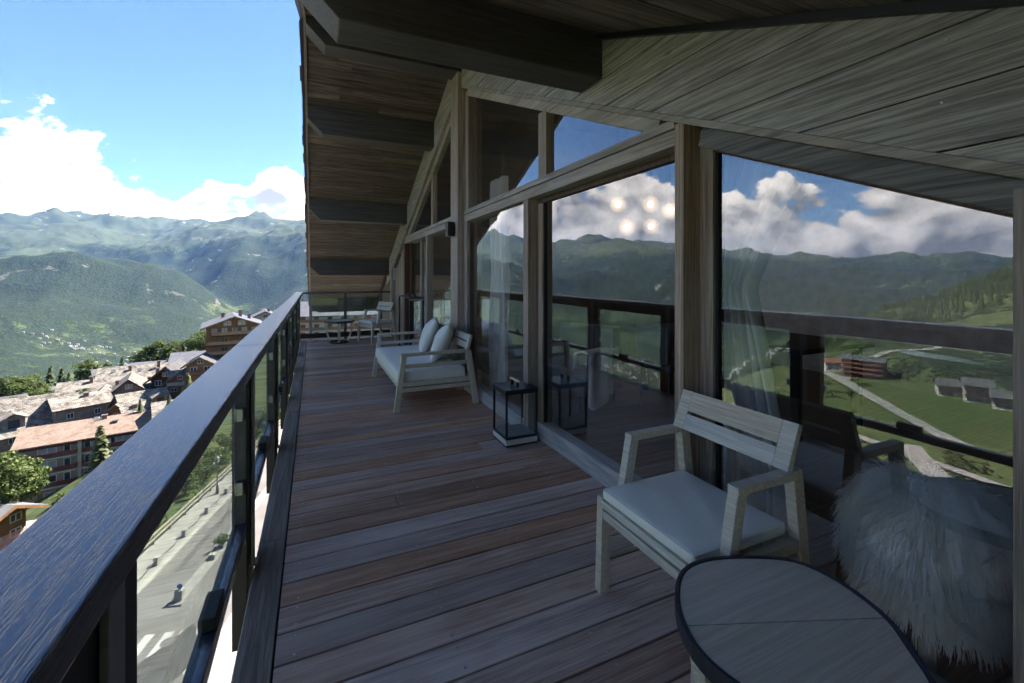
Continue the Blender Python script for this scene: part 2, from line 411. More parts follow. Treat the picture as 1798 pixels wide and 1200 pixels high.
leaf_mat('leaf', (.034,.062,.016), (.080,.118,.032)); leaf_mat('needle', (.020,.045,.018), (.060,.095,.035), .15); leaf_mat('bush', (.036,.060,.020), (.082,.106,.038)); leaf_mat('needle_yellow', (.042,.060,.020), (.098,.112,.042), .2)

# ------------------------------------------------------------------ terrain
def _hash(ix, iy, seed):
    n = (ix.astype(np.int64)*374761393 + iy.astype(np.int64)*668265263 + seed*974711) & 0x7fffffff
    n = ((n ^ (n >> 13)) * 1274126177) & 0x7fffffff
    return ((n ^ (n >> 16)) & 0xffff) / 65535.0
def vnoise(x, y, seed=0):
    ix = np.floor(x); iy = np.floor(y); fx = x-ix; fy = y-iy
    fx = fx*fx*fx*(fx*(fx*6-15)+10); fy = fy*fy*fy*(fy*(fy*6-15)+10)
    a = _hash(ix, iy, seed); b_ = _hash(ix+1, iy, seed); c = _hash(ix, iy+1, seed); d = _hash(ix+1, iy+1, seed)
    return (a*(1-fx)+b_*fx)*(1-fy) + (c*(1-fx)+d*fx)*fy
def fbm(x, y, oct=5, seed=0, ridged=False):
    s = 0; a = .5; f = 1.0
    for k in range(oct):
        n = vnoise(x*f+k*17.3, y*f-k*9.1, seed+k)
        if ridged: n = 1-np.abs(2*n-1)
        s = s + a*n; a *= .5; f *= 2.03
    return s/(1-.5**oct)
TH = np.array([-180,-60,-30,0,6,13,18,25,35,45,55,65,75,110,180.])
RR = np.array([350,700,1200,1800,2600,3400,4200,5500,7000,9000,12500.])
TZ = np.array([
 [-30,-40,-60,-90,-110,-120,-130,-130,-120,-90,-62,-52,-46,-35,-30],
 [-40,-60,-100,-200,-240,-260,-260,-260,-250,-200,-110,-48,4,10,-40],
 [-60,-80,-150,-330,-390,-410,-410,-400,-390,-330,-220,-70,25,30,-60],
 [-60,-60,-100,-400,-440,-450,-440,-420,-420,-400,-330,-200,-40,0,-60],
 [0,0,0,-270,-340,-400,-340,-285,-310,-330,-330,-250,-100,0,0],
 [100,100,200,50,-130,-300,-220,-120,-160,-200,-250,-200,-100,0,100],
 [200,200,350,160,0,-180,-10,165,80,-60,-150,-120,-60,50,200],
 [400,400,600,470,310,90,150,150,160,100,0,-50,0,100,400],
 [500,500,800,730,640,470,430,410,400,300,150,80,80,200,500],
 [600,600,900,885,850,810,760,650,570,480,290,215,180,400,600],
 [500,500,700,700,700,650,600,500,400,350,250,200,150,300,500.]])
POOL = (-math.sin(R(68.5))*395, math.cos(R(68.5))*395, -51.5)
def terrain(x, y):
    x = np.asarray(x, float); y = np.asarray(y, float)
    r = np.hypot(x, y)+1e-6; th = np.degrees(np.arctan2(-x, y))
    k = np.clip((r-600)/1800, 0, 1)
    th = np.clip(th + k*((fbm(x/1700, y/1700, 4, 61)-.5)*13), -179.9, 179.9); r0_ = r; r = r*(1+k*(fbm(x/1100+7, y/1100, 3, 77)-.5)*.22)
    near = -20 - 58*(1-np.exp(-.90*np.maximum(0, -x-18)/58)) - .02*np.maximum(0, y-160)
    near = near + (fbm(x/14, y/14, 3, 5)-.5)*2.2*np.clip((-x-20)/15, 0, 1)
    # table lookup with smooth interpolation
    lr = np.log(np.clip(r, RR[0], RR[-1])); LR = np.log(RR)
    i = np.clip(np.searchsorted(LR, lr, side='right')-1, 0, len(RR)-2); f = (lr-LR[i])/(LR[i+1]-LR[i]); f = f*f*(3-2*f)*.6+f*.4
    j = np.clip(np.searchsorted(TH, th, side='right')-1, 0, len(TH)-2); g = (th-TH[j])/(TH[j+1]-TH[j]); g = g*g*(3-2*g)*.5+g*.5
    far = (TZ[i,j]*(1-g)+TZ[i,j+1]*g)*(1-f) + (TZ[i+1,j]*(1-g)+TZ[i+1,j+1]*g)*f
    amp = np.clip((r-500)/3000, 0, 1)
    n = (fbm(x/2300, y/2300, 6, 11, True)-.62)*620*amp*np.clip((far+460)/600, .18, 1.0)
    n = n + (fbm(x/420, y/420, 5, 3)-.5)*70*amp + (fbm(x/900, y/900, 5, 23, True)-.6)*260*np.clip((r-5200)/3000, 0, 1) + (fbm(x/90, y/90, 3, 8)-.5)*9*np.clip((r-180)/300, 0, 1)
    far = far + n
    w = np.clip((r-190)/230, 0, 1); w = w*w*(3-2*w)
    z = near*(1-w) + far*w
    q = np.hypot((x-POOL[0]), (y-POOL[1]))/34.0; k = np.clip(1.6-q, 0, 1); k = k*k*(3-2*k)
    return z*(1-k) + POOL[2]*k
def tz(x, y): return float(terrain(np.array([x]), np.array([y]))[0])
def build_terrain():
    ths = np.concatenate([np.arange(-180, -12, 3.0), np.arange(-12, 82, .16), np.arange(82, 180, 3.0)])
    rs = np.concatenate([[0.0], np.exp(np.linspace(math.log(12), math.log(1800), 200)), np.linspace(1820, 10200, 215), np.linspace(10300, 12500, 12)])
    T, Rr = np.meshgrid(np.radians(ths), rs, indexing='ij')
    X = -np.sin(T)*Rr; Y = np.cos(T)*Rr; Z = terrain(X, Y)
    V = np.stack([X, Y, Z], -1).reshape(-1, 3); nr = len(rs); nt_ = len(ths)
    a = np.arange(nt_)[:, None]*nr + np.arange(nr-1)[None, :]
    bq = ((np.arange(nt_)+1) % nt_)[:, None]*nr + np.arange(nr-1)[None, :]
    F = np.stack([a, a+1, bq+1, bq], -1).reshape(-1, 4)
    me = bpy.data.meshes.new('terrain')
    me.vertices.add(len(V)); me.vertices.foreach_set('co', V.ravel())
    me.loops.add(F.size); me.loops.foreach_set('vertex_index', F.ravel())
    me.polygons.add(len(F)); me.polygons.foreach_set('loop_start', np.arange(0, F.size, 4)); me.polygons.foreach_set('loop_total', np.full(len(F), 4))
    me.polygons.foreach_set('use_smooth', np.ones(len(F), bool))
    me.update(calc_edges=True)
    if me.polygons[200*nr].normal.z < 0: me.flip_normals()
    return me
m, t, b, o = base_mat('land')
g = nd(t, 'ShaderNodeNewGeometry'); P = g.outputs['Position']
sp = nd(t, 'ShaderNodeSeparateXYZ', {'Vector': P}); zz = sp.outputs[2]
flat = vmth(t, 'MULTIPLY', P, (1, 1, 0.4))
n_big = noise(t, flat, 1/520, 4, .62, .4); n_mid = noise(t, flat, 1/70, 3, .65); n_fine = noise(t, flat, 1/11, 3, .75); n_v = noise(t, flat, 1/1500, 2, .5)
fm = mth(t, 'ADD', n_big, mth(t, 'ADD', mth(t, 'MULTIPLY', mth(t, 'SUBTRACT', n_mid, .5), .55), mth(t, 'MULTIPLY', mth(t, 'SUBTRACT', n_fine, .5), .60)))
dist = nd(t, 'ShaderNodeVectorMath', {0: P}, operation='LENGTH').outputs['Value']
tree_line = sstep(t, mth(t, 'ADD', zz, mth(t, 'MULTIPLY', n_v, 300)), 330, 620, 0.0, 1.0)
thr = mth(t, 'ADD', mth(t, 'ADD', .425, mth(t, 'MULTIPLY', tree_line, .30)), sstep(t, dist, 250, 1400, .22, 0.0))
band = mth(t, 'MULTIPLY', mth(t, 'MULTIPLY', sstep(t, dist, 2300, 2900), sstep(t, dist, 5200, 4600)), sstep(t, mth(t, 'ADD', zz, mth(t, 'MULTIPLY', n_big, 160.0)), -150, -60))
thr = mth(t, 'SUBTRACT', thr, mth(t, 'MULTIPLY', band, .20))
thr = mth(t, 'SUBTRACT', thr, mth(t, 'MULTIPLY', sstep(t, dist, 2900, 3900), sstep(t, zz, 420, 60, 0.0, .06)))
forest = sstep(t, mth(t, 'SUBTRACT', fm, thr), -.015, .03)
grass = mixc(t, n_mid, (.028,.052,.020), (.066,.092,.038))
grass = mixc(t, sstep(t, n_fine, .35, .75), grass, mixc(t, n_big, (.056,.066,.028), (.088,.090,.042)))
alp = mixc(t, n_mid, (.028,.046,.024), (.064,.076,.046))
grass = mixc(t, tree_line, grass, alp)
wood_c = mixc(t, sstep(t, n_fine, .35, .7), (.006,.014,.008), (.028,.042,.018))
c = mixc(t, forest, grass, wood_c)
scree = mth(t, 'MULTIPLY', sstep(t, noise(t, flat, 1/240, 4, .7, 1.2), .62, .68), sstep(t, dist, 2500, 4200))
c = mixc(t, mth(t, 'MULTIPLY', scree, .6), c, (.27,.25,.22))
snow = mth(t, 'MULTIPLY', sstep(t, noise(t, vmth(t, 'MULTIPLY', P, (1,1,3)), 1/150, 4, .6), .655, .68), sstep(t, zz, 720, 800))
c = mixc(t, snow, c, (.8,.8,.82))
t.links.new(c, b.inputs['Base Color']); b.inputs['Roughness'].default_value = .95; b.inputs['Specular IOR Level'].default_value = .1
bh = mth(t, 'ADD', mth(t, 'MULTIPLY', mth(t, 'MULTIPLY', n_fine, forest), 1.0), mth(t, 'MULTIPLY', n_fine, .12))
t.links.new(nd(t, 'ShaderNodeBump', {'Strength': .9, 'Distance': 9.0, 'Height': bh}).outputs[0], b.inputs['Normal'])
land = obj('terrain', build_terrain(), None); land.data.materials.append(M['land'])
tag(land, 'alpine valley sides with forest, meadows and bare ridges', None, None, 'structure')

# ------------------------------------------------------------------ our chalet: roof lines
SLOPE = .442; RIDGE_Y = 5.14; RIDGE_Z = 4.106
def zs(y): return RIDGE_Z - SLOPE*abs(y-RIDGE_Y)                   # soffit
def zc(y): return zs(y) - .424                                     # bottom edge of the gable cladding
EAVE_N, EAVE_F = -3.3, 13.1
RX0, RX1 = -.105, 7.0
roof = thing('chalet_roof', 'dark timber gable roof overhanging the terrace with boarded soffit and purlins', 'roof')
PW = .128
def slope_frame(side):
    """object transform whose local x is world X, local y runs down the slope from the ridge"""
    a = math.atan(SLOPE)
    return (0, RIDGE_Y, RIDGE_Z), ((-a, 0, 0) if side > 0 else (-a, 0, math.pi))
cosA = math.cos(math.atan(SLOPE))
for side, length in ((1, (EAVE_F-RIDGE_Y)/cosA), (-1, (RIDGE_Y-EAVE_N)/cosA)):
    n = int(length/PW); loc, rot = slope_frame(side); me_cache = {}
    for k in range(n):
        x0, x1 = (RX0+.03, 1.62) if side > 0 else (-1.62, -RX0-.03)
        cuts = [x0, x0+.25+random.random()*1.1, x1] if random.random() < .45 else [x0, x1]
        for a_, b_ in zip(cuts[:-1], cuts[1:]):
            dz_ = random.uniform(-.0025, .0025)
            mb = MB().box(a_+.001, b_-.001, -PW/2+.0025, PW/2-.0025, -.0+dz_, .018+dz_)
            y = (k+.5)*PW
            q = Matrix.Translation(loc) @ Matrix.Rotation(rot[2], 4, 'Z') @ Matrix.Rotation(rot[0], 4, 'X')
            po = q @ Vector((0, y, 0))
            obj('soffit_plank', mb, M['soffit'], roof, po, rot)
    # deck above the boards and stepped courses of dark shingle
    q = MB().box((RX0 if side > 0 else -RX1), (RX1 if side > 0 else -RX0), 0, length, .021, .16)
    obj('roof_deck', q, M['timber_dark'], roof, loc, rot)
    nc = int(length/.21)
    q4 = Matrix.Translation(loc) @ Matrix.Rotation(rot[2], 4, 'Z') @ Matrix.Rotation(rot[0], 4, 'X')
    for k in range(nc+1):
        j = random.uniform(-.012, .012)
        x0, x1 = (RX0-.045+j, RX1) if side > 0 else (-RX1, -RX0+.045+j)
        obj('roof_shingle_course', MB().add([(x0,0,.163),(x1,0,.163),(x1,.25,.185),(x0,.25,.185),(x0,0,.185),(x1,0,.185),(x1,.25,.225),(x0,.25,.225)],
            [(3,2,1,0),(4,5,6,7),(0,1,5,4),(1,2,6,5),(2,3,7,6),(3,0,4,7)]), M['tile_dark'], roof, q4 @ Vector((0, k*.21, 0)), rot)
    # rake boards along the open edge
    x = RX0 if side > 0 else -RX0
    s_ = 1 if side > 0 else -1
    obj('rake_board', MB().box(min(x, x-s_*.03), max(x, x-s_*.03), 0, length, -.035, .16), M['black_wood'], roof, loc, rot)
    obj('rake_trim', MB().box(min(x+s_*.002, x+s_*.03), max(x+s_*.002, x+s_*.03), 0, length, -.03, .02), M['deck_edge'], roof, loc, rot)
obj('eave_board', MB().box(RX0, 1.62, EAVE_F-.02, EAVE_F+.02, zs(EAVE_F)-.20, zs(EAVE_F)+.12), M['soffit'], roof)
PURL = [(2.205, 2.445), (5.00, 5.26), (6.30, 6.54), (8.33, 8.57), (10.50, 10.74), (12.72, 12.96), (-.30, -.06)]
for (a_, b_) in PURL:
    bot = min(zs(a_), zs(b_)) - .262
    if abs(a_-5.0) < .01: bot = 3.775
    tipx, ch = -.075, .185
    prof_top_a, prof_top_b = zs(a_)+.01, zs(b_)+.01
    vs = []
    for y, ztop in ((a_, prof_top_a), (b_, prof_top_b)):
        vs += [(tipx, y, bot+ch), (tipx+ch, y, bot), (1.75, y, bot), (1.75, y, ztop), (tipx, y, max(ztop, bot+ch+.02))]
    mb = MB().add(vs, [(0,1,2,3,4), (9,8,7,6,5), (0,5,6,1), (1,6,7,2), (2,7,8,3), (3,8,9,4), (4,9,5,0)])
    obj('purlin', mb, M['beam'], roof, bevel=.006)

# ------------------------------------------------------------------ gable wall, windows and doors
gable = thing('gable_wall', 'weathered larch gable wall with tall windows and sliding doors beside the terrace', 'wall')
def clip_poly(poly, a, b_, c_):
    """keep the side a*y+b*z <= c"""
    out = []
    for i in range(len(poly)):
        p, q = poly[i], poly[(i+1) % len(poly)]; fp = a*p[0]+b_*p[1]-c_; fq = a*q[0]+b_*q[1]-c_
        if fp <= 0: out.append(p)
        if (fp < 0 < fq) or (fq < 0 < fp):
            k = fp/(fp-fq); out.append((p[0]+(q[0]-p[0])*k, p[1]+(q[1]-p[1])*k))
    return out
CX0, CX1 = 1.60, 1.66
BP = .17
rows = [(1.69+BP*k) for k in range(-14, 16)]
for side in (-1, 1):
    ys, ye = (-3.0, RIDGE_Y-.14) if side < 0 else (RIDGE_Y+.12, 10.9)
    sl_ = SLOPE if side < 0 else -SLOPE
    for r0 in rows:
        rect = [(ys, r0+.0028), (ye, r0+.0028), (ye, r0+BP-.0028), (ys, r0+BP-.0028)]
        k0 = zs(0 if side < 0 else 10.28) if side < 0 else RIDGE_Z+SLOPE*RIDGE_Y
        # z <= k0 + sl*y (soffit) ; z >= k0 -.424 + sl*y
        kk = RIDGE_Z - SLOPE*RIDGE_Y if side < 0 else RIDGE_Z + SLOPE*RIDGE_Y
        p = clip_poly(rect, -sl_, 1, kk-.004)
        if len(p) < 3: continue
        p = clip_poly(p, sl_, -1, -(kk-.424))
        if len(p) < 3: continue
        ymin = min(q[0] for q in p); ymax = max(q[0] for q in p)
        if ymax-ymin < .05: continue
        j = random.uniform(-.002, .002); cy_, cz_ = (ymin+ymax)/2, r0+BP/2
        o_ = obj('cladding_plank', MB().prism([(q[0]-cy_, q[1]-cz_) for q in p], CX0+j, CX0+.022, 'x'), M['cladding'], gable, (0, cy_, cz_))
        o_.data.update()
    # backing
    if side < 0: poly = [(ys, zs(ys)), (RIDGE_Y, RIDGE_Z), (RIDGE_Y, RIDGE_Z-.43), (ys, zc(ys)-.006)]
    else: poly = [(RIDGE_Y, RIDGE_Z), (ye, zs(ye)), (ye, zc(ye)-.006), (RIDGE_Y, RIDGE_Z-.43)]
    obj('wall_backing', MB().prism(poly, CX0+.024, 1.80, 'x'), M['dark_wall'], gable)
def bar(name, p, q, th, x0, x1, mat, par=gable, bevel=.004):
    """member in the wall plane from p to q (y, z), th thick downwards/right of the line"""
    (y0, z0), (y1, z1) = p, q; d = math.hypot(y1-y0, z1-z0); ny, nz = (z1-z0)/d*th, -(y1-y0)/d*th
    return obj(name, MB().prism([(y0, z0), (y1, z1), (y1+ny, z1+nz), (y0+ny, z0+nz)], x0, x1, 'x'), mat, par, bevel=bevel)
# slope trims under the cladding, and perforated vent strip along the soffit
bar('slope_trim', (.36, zc(.36)), (5.0, zc(5.0)), .032, 1.596, 1.668, M['frame_y'])
bar('slope_trim', (5.29, zc(5.29)), (9.3, zc(9.3)), .030, 1.598, 1.70, M['frame_y'])
bar('vent_strip', (-3, zs(-3)-.002), (4.98, zs(4.98)-.002), .028, 1.565, 1.598, M['black_metal'], bevel=0)
# screws in the cladding
mb = MB()
for k in range(60):
    y = random.choice([.62, .63, 1.05, 1.06, 1.52, 1.53, 2.08, 2.6, 2.61, 3.3, 3.9]) + random.uniform(-.01, .01)
    r0 = random.choice(rows); z = r0+random.choice([.035, BP-.035])
    if zc(y)+.02 < z < zs(y)-.05: mb.prism([(y+.0032*math.cos(i*1.05), z+.0032*math.sin(i*1.05)) for i in range(6)], CX0-.006, CX0+.005, 'x')
tag(obj('screw_heads', mb, M['steel'], gable), kind='stuff')
obj('ridge_post', MB().box(1.552, 1.86, 5.0, 5.29, -.02, 3.772), M['frame_z'], gable, bevel=.004)
def pane(par, poly, x): return obj('glass_pane', MB().prism(poly, x, x+.012, 'x'), M['glass'], par)
# ---- opening A (nearer the camera): fixed pane, sliding door, triangular transom
FX = 1.63
HT, HM, HB = 2.126, 2.076, 1.99
bar('header_board', (1.652, HT), (4.998, HT), .048, FX, 1.80, M['frame_y'])
bar('header_board', (1.652, HM-.004), (4.998, HM-.004), HM-.004-HB, FX+.004, 1.80, M['frame_y'])
win = obj('fixed_window', MB().box(FX+.002, 1.72, 4.885, 4.997, .13, HB-.002), M['frame_z'], gable, bevel=.004)      # far stile
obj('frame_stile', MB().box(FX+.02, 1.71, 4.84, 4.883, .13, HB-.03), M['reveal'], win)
obj('frame_sill', MB().box(FX, 1.74, 3.372, 4.997, -.01, .127), M['sill'], win, bevel=.005)
pane(win, [(3.372, .13), (4.838, .13), (4.838, HB-.003), (3.372, HB-.003)], 1.675)
obj('centre_post', MB().box(FX-.002, 1.80, 3.280, 3.370, -.01, HB-.002), M['frame_z'], gable, bevel=.004)
door = obj('sliding_door', MB().box(1.722, 1.775, 3.20, 3.277, .135, HB-.04), M['frame_z'], gable, bevel=.003)
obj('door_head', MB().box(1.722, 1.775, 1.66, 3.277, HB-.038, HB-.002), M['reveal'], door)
obj('door_gasket', MB().box(1.732, 1.765, 3.185, 3.199, .135, HB-.04), M['rubber'], door)
obj('door_sill', MB().box(1.70, 1.80, 1.652, 3.278, -.01, .132), M['sill'], door, bevel=.005)
pane(door, [(1.655, .135), (3.184, .135), (3.184, HB-.042), (1.655, HB-.042)], 1.745)
obj('corner_post', MB().box(FX, 1.80, 1.592, 1.650, -.01, zc(1.62)-.032), M['frame_z'], gable, bevel=.003)
# transom triangle over the header
tr = obj('transom_window', MB().box(FX+.015, 1.72, 4.885, 4.997, HT+.002, zc(4.94)-.06), M['frame_z'], gable, bevel=.003)
ztr = lambda y: zc(y)-.033
bar('transom_head', (1.76, ztr(1.76)), (4.884, ztr(4.884)), .075, FX+.012, 1.72, M['frame_y'], tr)
obj('transom_mullion', MB().box(FX+.008, 1.72, 2.985, 3.115, HT+.002, ztr(3.05)-.085), M['frame_z'], tr, bevel=.003)
zg = lambda y: ztr(y)-.083
pane(tr, [(3.117, HT+.002), (4.883, HT+.002), (4.883, zg(4.883)), (3.117, zg(3.117))], 1.675)
yt = 1.652
while zg(yt) < HT+.004: yt += .004
pane(tr, [(yt, HT+.002), (2.983, HT+.002), (2.983, zg(2.983))], 1.675)
# ---- right window by the chair
rw = obj('picture_window', MB().box(1.735, 1.80, 1.512, 1.590, -.01, zc(1.55)-.034), M['frame_z'], gable, bevel=.003)
bar('window_head', (.38, zc(.38)-.034), (1.511, zc(1.511)-.034), .088, 1.672, 1.80, M['head_y'], rw)
bar('window_bead', (.38, zc(.38)-.128), (1.511, zc(1.511)-.128), .012, 1.735, 1.80, M['reveal'], rw)
obj('window_sill', MB().box(1.70, 1.80, .507, 1.511, -.01, .08), M['frame_y'], rw, bevel=.004)
obj('window_gasket', MB().box(1.752, 1.79, 1.496, 1.511, .08, 1.94), M['rubber'], rw)
zz_ = lambda y: zc(y)-.141-.004
pane(rw, [(.45, .082), (1.495, .082), (1.495, zz_(1.495)), (.45, zz_(.45))], 1.762)
obj('end_post', MB().box(1.664, 1.80, .36, .506, -.01, zc(.44)-.034), M['frame_z'], gable, bevel=.004)
for k in range(18):
    y0 = .355-.17*(k+1)
    if zc(y0) < .3: break
    obj('wall_plank', MB().box(1.69, 1.72, y0+.002, y0+.168, -.01, zc(y0)-.002), M['frame_z'], gable)
# ---- opening B (beyond the ridge post)
bar('header_board', (5.292, HT), (8.84, HT), .048, FX, 1.80, M['frame_y'])
bar('header_board', (5.292, HM-.004), (8.84, HM-.004), HM-.004-HB, FX+.004, 1.80, M['frame_y'])
wb = obj('fixed_window', MB().box(FX, 1.74, 6.87, 6.96, .13, HB-.002), M['frame_z'], gable, bevel=.003)
obj('frame_sill', MB().box(FX, 1.74, 5.292, 6.96, -.01, .127), M['sill'], wb, bevel=.004)
pane(wb, [(5.292, .13), (6.868, .13), (6.868, HB-.003), (5.292, HB-.003)], 1.675)
db = obj('sliding_door', MB().box(1.722, 1.775, 7.68, 7.76, .135, HB-.004), M['frame_z'], gable, bevel=.003)
obj('door_sill', MB().box(1.70, 1.80, 6.962, 8.70, -.01, .132), M['frame_y'], db, bevel=.004)
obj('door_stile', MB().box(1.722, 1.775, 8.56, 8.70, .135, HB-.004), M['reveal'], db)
pane(db, [(6.962, .135), (7.678, .135), (7.678, HB-.004), (6.962, HB-.004)], 1.745)
pane(db, [(7.762, .135), (8.558, .135), (8.558, HB-.004), (7.762, HB-.004)], 1.735)
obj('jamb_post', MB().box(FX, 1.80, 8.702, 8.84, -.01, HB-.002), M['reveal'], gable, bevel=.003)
tb = obj('transom_window', MB().box(FX+.015, 1.72, 6.56, 6.66, HT+.002, zc(6.61)-.12), M['frame_z'], gable, bevel=.003)
bar('transom_head', (5.292, ztr(5.292)), (8.5, ztr(8.5)), .105, FX+.012, 1.72, M['frame_y'], tb)
zg2 = lambda y: ztr(y)-.117
pane(tb, [(5.292, HT+.002), (6.558, HT+.002), (6.558, zg2(6.558)), (5.292, zg2(5.292))], 1.675)
yt = 8.6
while zg2(yt) < HT+.004: yt -= .004
pane(tb, [(6.662, HT+.002), (yt, HT+.002), (6.662, zg2(6.662))], 1.675)
# ---- far end of the wall
for k, y0 in enumerate(np.arange(8.842, 10.0, .145)):
    obj('wall_plank', MB().box(1.66, 1.70, y0+.001, y0+.143, -.01, zc(y0+.143)-.034), M['frame_z'], gable)
obj('far_corner_post', MB().box(1.575, 1.74, 10.0, 10.24, -.3, zc(10.24)+.06), M['frame_z'], gable, bevel=.004)

# ------------------------------------------------------------------ deck
deck = tag(bpy.data.objects.new('terrace_floor', None), 'weathered red-brown hardwood plank deck of the terrace', None, None, 'structure'); COL.objects.link(deck)
DP = .1493; DX0, DX1 = -.126, 1.70
y = -2.20 + .0
k = 0
screw = MB()
Y_START = 1.707 - DP*26
y = Y_START
while y < 10.02:
    cuts = [DX0, DX1]
    if random.random() < .10: cuts = [DX0, random.choice([.45, .9, 1.2]), DX1]
    for a_, b_ in zip(cuts[:-1], cuts[1:]):
        dzp = random.uniform(-.0015, .0)
        obj('plank', MB().box(a_-.45+.001, b_-.45-.0015, -DP/2+.0045, DP/2-.0045, -.026+dzp, dzp), M['deck'], deck, (.45, y+DP/2, 0), bevel=.0025, seg=1)
        for xs in (DX0+.065, .45+.02, .95, 1.45):
            for off in (.028, DP-.028):
                screw.disc((xs+random.uniform(-.004, .004), y+off, -.0005), .0048, 8, z1=.0008)
    y += DP
DECK_END = y
tag(obj('deck_screws', screw, M['steel'], deck), kind='stuff')
cut = Y_START
while cut < DECK_END-.1:
    L = min(2.35, DECK_END-cut)
    obj('edge_plank', MB().box(-.250, -.131, cut+.001, cut+L-.001, -.028, .001), M['deck_edge'], deck, bevel=.003, seg=1); cut += L
obj('deck_bearer', MB().box(-.235, 1.7, Y_START, DECK_END-.02, -.34, -.034), M['black_wood'], deck)

# ------------------------------------------------------------------ railing
rail = thing('terrace_railing', 'black painted timber and glass railing along the open side of the terrace', 'railing')
RZ = 1.02; RO, RI = -.335, -.205; RY1 = 10.16
cuts_ = [-2.24, 2.37, 6.96, RY1]
for a_, b_ in zip(cuts_[:-1], cuts_[1:]):
    obj('handrail', MB().box(RO-(-.27), RI-(-.27), -(b_-a_)/2+.0012, (b_-a_)/2-.0012, -.044, 0), M['rail'], rail, (-.27, (a_+b_)/2, RZ), bevel=.005, seg=3)
POSTS = [-.69, .80, 2.37, 3.90, 5.43, 6.96, 8.49, 10.02]
PH = .125                                                          # half length of a doubled post along the terrace
for py in POSTS:
    ph = PH if py < 10 else .06
    po = obj('post', MB().box(-.326, -.268, py-ph, py-.006, -.30, .975), M['black_wood'], rail, bevel=.003)
    obj('post_board', MB().box(-.326, -.268, py+.006, py+ph, -.30, .975), M['black_wood'], po, bevel=.003)
    obj('post_face', MB().box(-.322, -.272, py-ph-.003, py-ph-.0005, .16, .86), M['post_face'], po)  # grey sheet puts the lit look of the black post's near side into colour
    obj('steel_flat', MB().box(-.266, -.254, py-.028, py+.028, .0, .975), M['gal_steel'], po, bevel=.002)
    obj('foot_plate', MB().box(-.266, -.238, py-.032, py+.032, .0015, .007), M['gal_steel'], po)
    for s_ in (-1, 1):
        for zc_ in (.42, .74):
            yy = py+s_*(ph+.012)
            obj('glass_clip', MB().box(-.312, -.280, yy-.022, yy+.022, zc_-.028, zc_+.028), M['steel'], po, bevel=.003)
for a_, b_ in zip(POSTS[:-1], POSTS[1:]):
    b2 = b_-(PH if b_ < 10 else .06)-.004; a2 = a_+PH+.001
    obj('top_beam', MB().box(-.320, -.274, a2, b2, .872, .975), M['black_wood'], rail, bevel=.003)
    obj('glass_panel', MB().box(-.301, -.291, a2+.008, b2-.008, .285, .868), M['rail_glass'], rail)
    obj('bottom_rail', MB().box(-.322, -.270, a2, b2, .205, .258), M['rail'], rail, bevel=.004)
    obj('panel_block', MB().box(-.320, -.272, (a_*.45+b_*.55)-.07, (a_*.45+b_*.55)+.07, .259, .30), M['black_wood'], rail, bevel=.004)
fr = thing('end_railing', 'black glass railing across the far end of the terrace under the low roof', 'railing')
obj('handrail', MB().box(RI+.002, 1.56, 10.045, 10.165, .978, RZ-.002), M['rail'], fr, bevel=.005)
for px_ in (-.06, .62, 1.36):
    obj('post', MB().box(px_-.028, px_+.028, 10.08, 10.13, .0, .976), M['gal_steel'] if px_ < .5 else M['post_face'], fr, bevel=.003)
for a_, b_ in ((-.03, .59), (.65, 1.33)):
    obj('glass_panel', MB().box(a_, b_, 10.1, 10.11, .17, .93), M['rail_glass'], fr)
obj('bottom_rail', MB().box(-.26, 1.56, 10.075, 10.135, .052, .150), M['black_wood'], fr, bevel=.004)

# ------------------------------------------------------------------ furniture
def soft_box(mb_args, mat, name, par, rad=.02, seg=4, loc=None, puff=0.0):
    x0, x1, y0, y1, z0, z1 = mb_args; nx, ny = 14, 14; mb = MB()
    # gridded box whose top bulges a little
    vs = []; idx = {}
    def put(i, j, top):
        u, v = i/nx, j/ny; e = (1-(2*u-1)**6)*(1-(2*v-1)**6)
        z = (z1 + puff*e + .0035*math.sin(i*1.3+j*.9)*math.sin(j*1.7+.5)*e) if top else z0
        idx[(i, j, top)] = len(vs); vs.append((x0+(x1-x0)*u, y0+(y1-y0)*v, z))
    for tp in (0, 1):
        for i in range(nx+1):
            for j in range(ny+1): put(i, j, tp)
    fs = []
    for i in range(nx):
        for j in range(ny):
            fs.append((idx[i,j,1], idx[i+1,j,1], idx[i+1,j+1,1], idx[i,j+1,1])); fs.append((idx[i,j,0], idx[i,j+1,0], idx[i+1,j+1,0], idx[i+1,j,0]))
    for i in range(nx):
        fs.append((idx[i,0,0], idx[i+1,0,0], idx[i+1,0,1], idx[i,0,1])); fs.append((idx[i+1,ny,0], idx[i,ny,0], idx[i,ny,1], idx[i+1,ny,1]))
    for j in range(ny):
        fs.append((idx[0,j+1,0], idx[0,j,0], idx[0,j,1], idx[0,j+1,1])); fs.append((idx[nx,j,0], idx[nx,j+1,0], idx[nx,j+1,1], idx[nx,j,1]))
    mb.add(vs, fs)
    co_ = obj(name, mb, mat, par, loc, bevel=rad, smooth=True, seg=seg)
    if name == 'seat_cushion':
        e = rad*.30; zt = z1-rad*.35
        pts_ = []
        for (cx, cy2, a0) in ((x1-rad, y1-rad, 0), (x0+rad, y1-rad, 90), (x0+rad, y0+rad, 180), (x1-rad, y0+rad, 270)):
            pts_ += [(cx+(rad-e)*math.cos(R(a0+30*k)), cy2+(rad-e)*math.sin(R(a0+30*k)), zt) for k in range(4)]
        obj('piping', MB().tube(pts_, .0045, 6, True), mat, co_, smooth=True)
        if x1-x0 > .6: obj('seam', MB().tube([(x0+(x1-x0)*k/12, (y0+y1)/2, z1+puff*(1-(2*k/12-1)**6)) for k in range(1, 12)], .004, 6), mat, co_, smooth=True)
    return co_
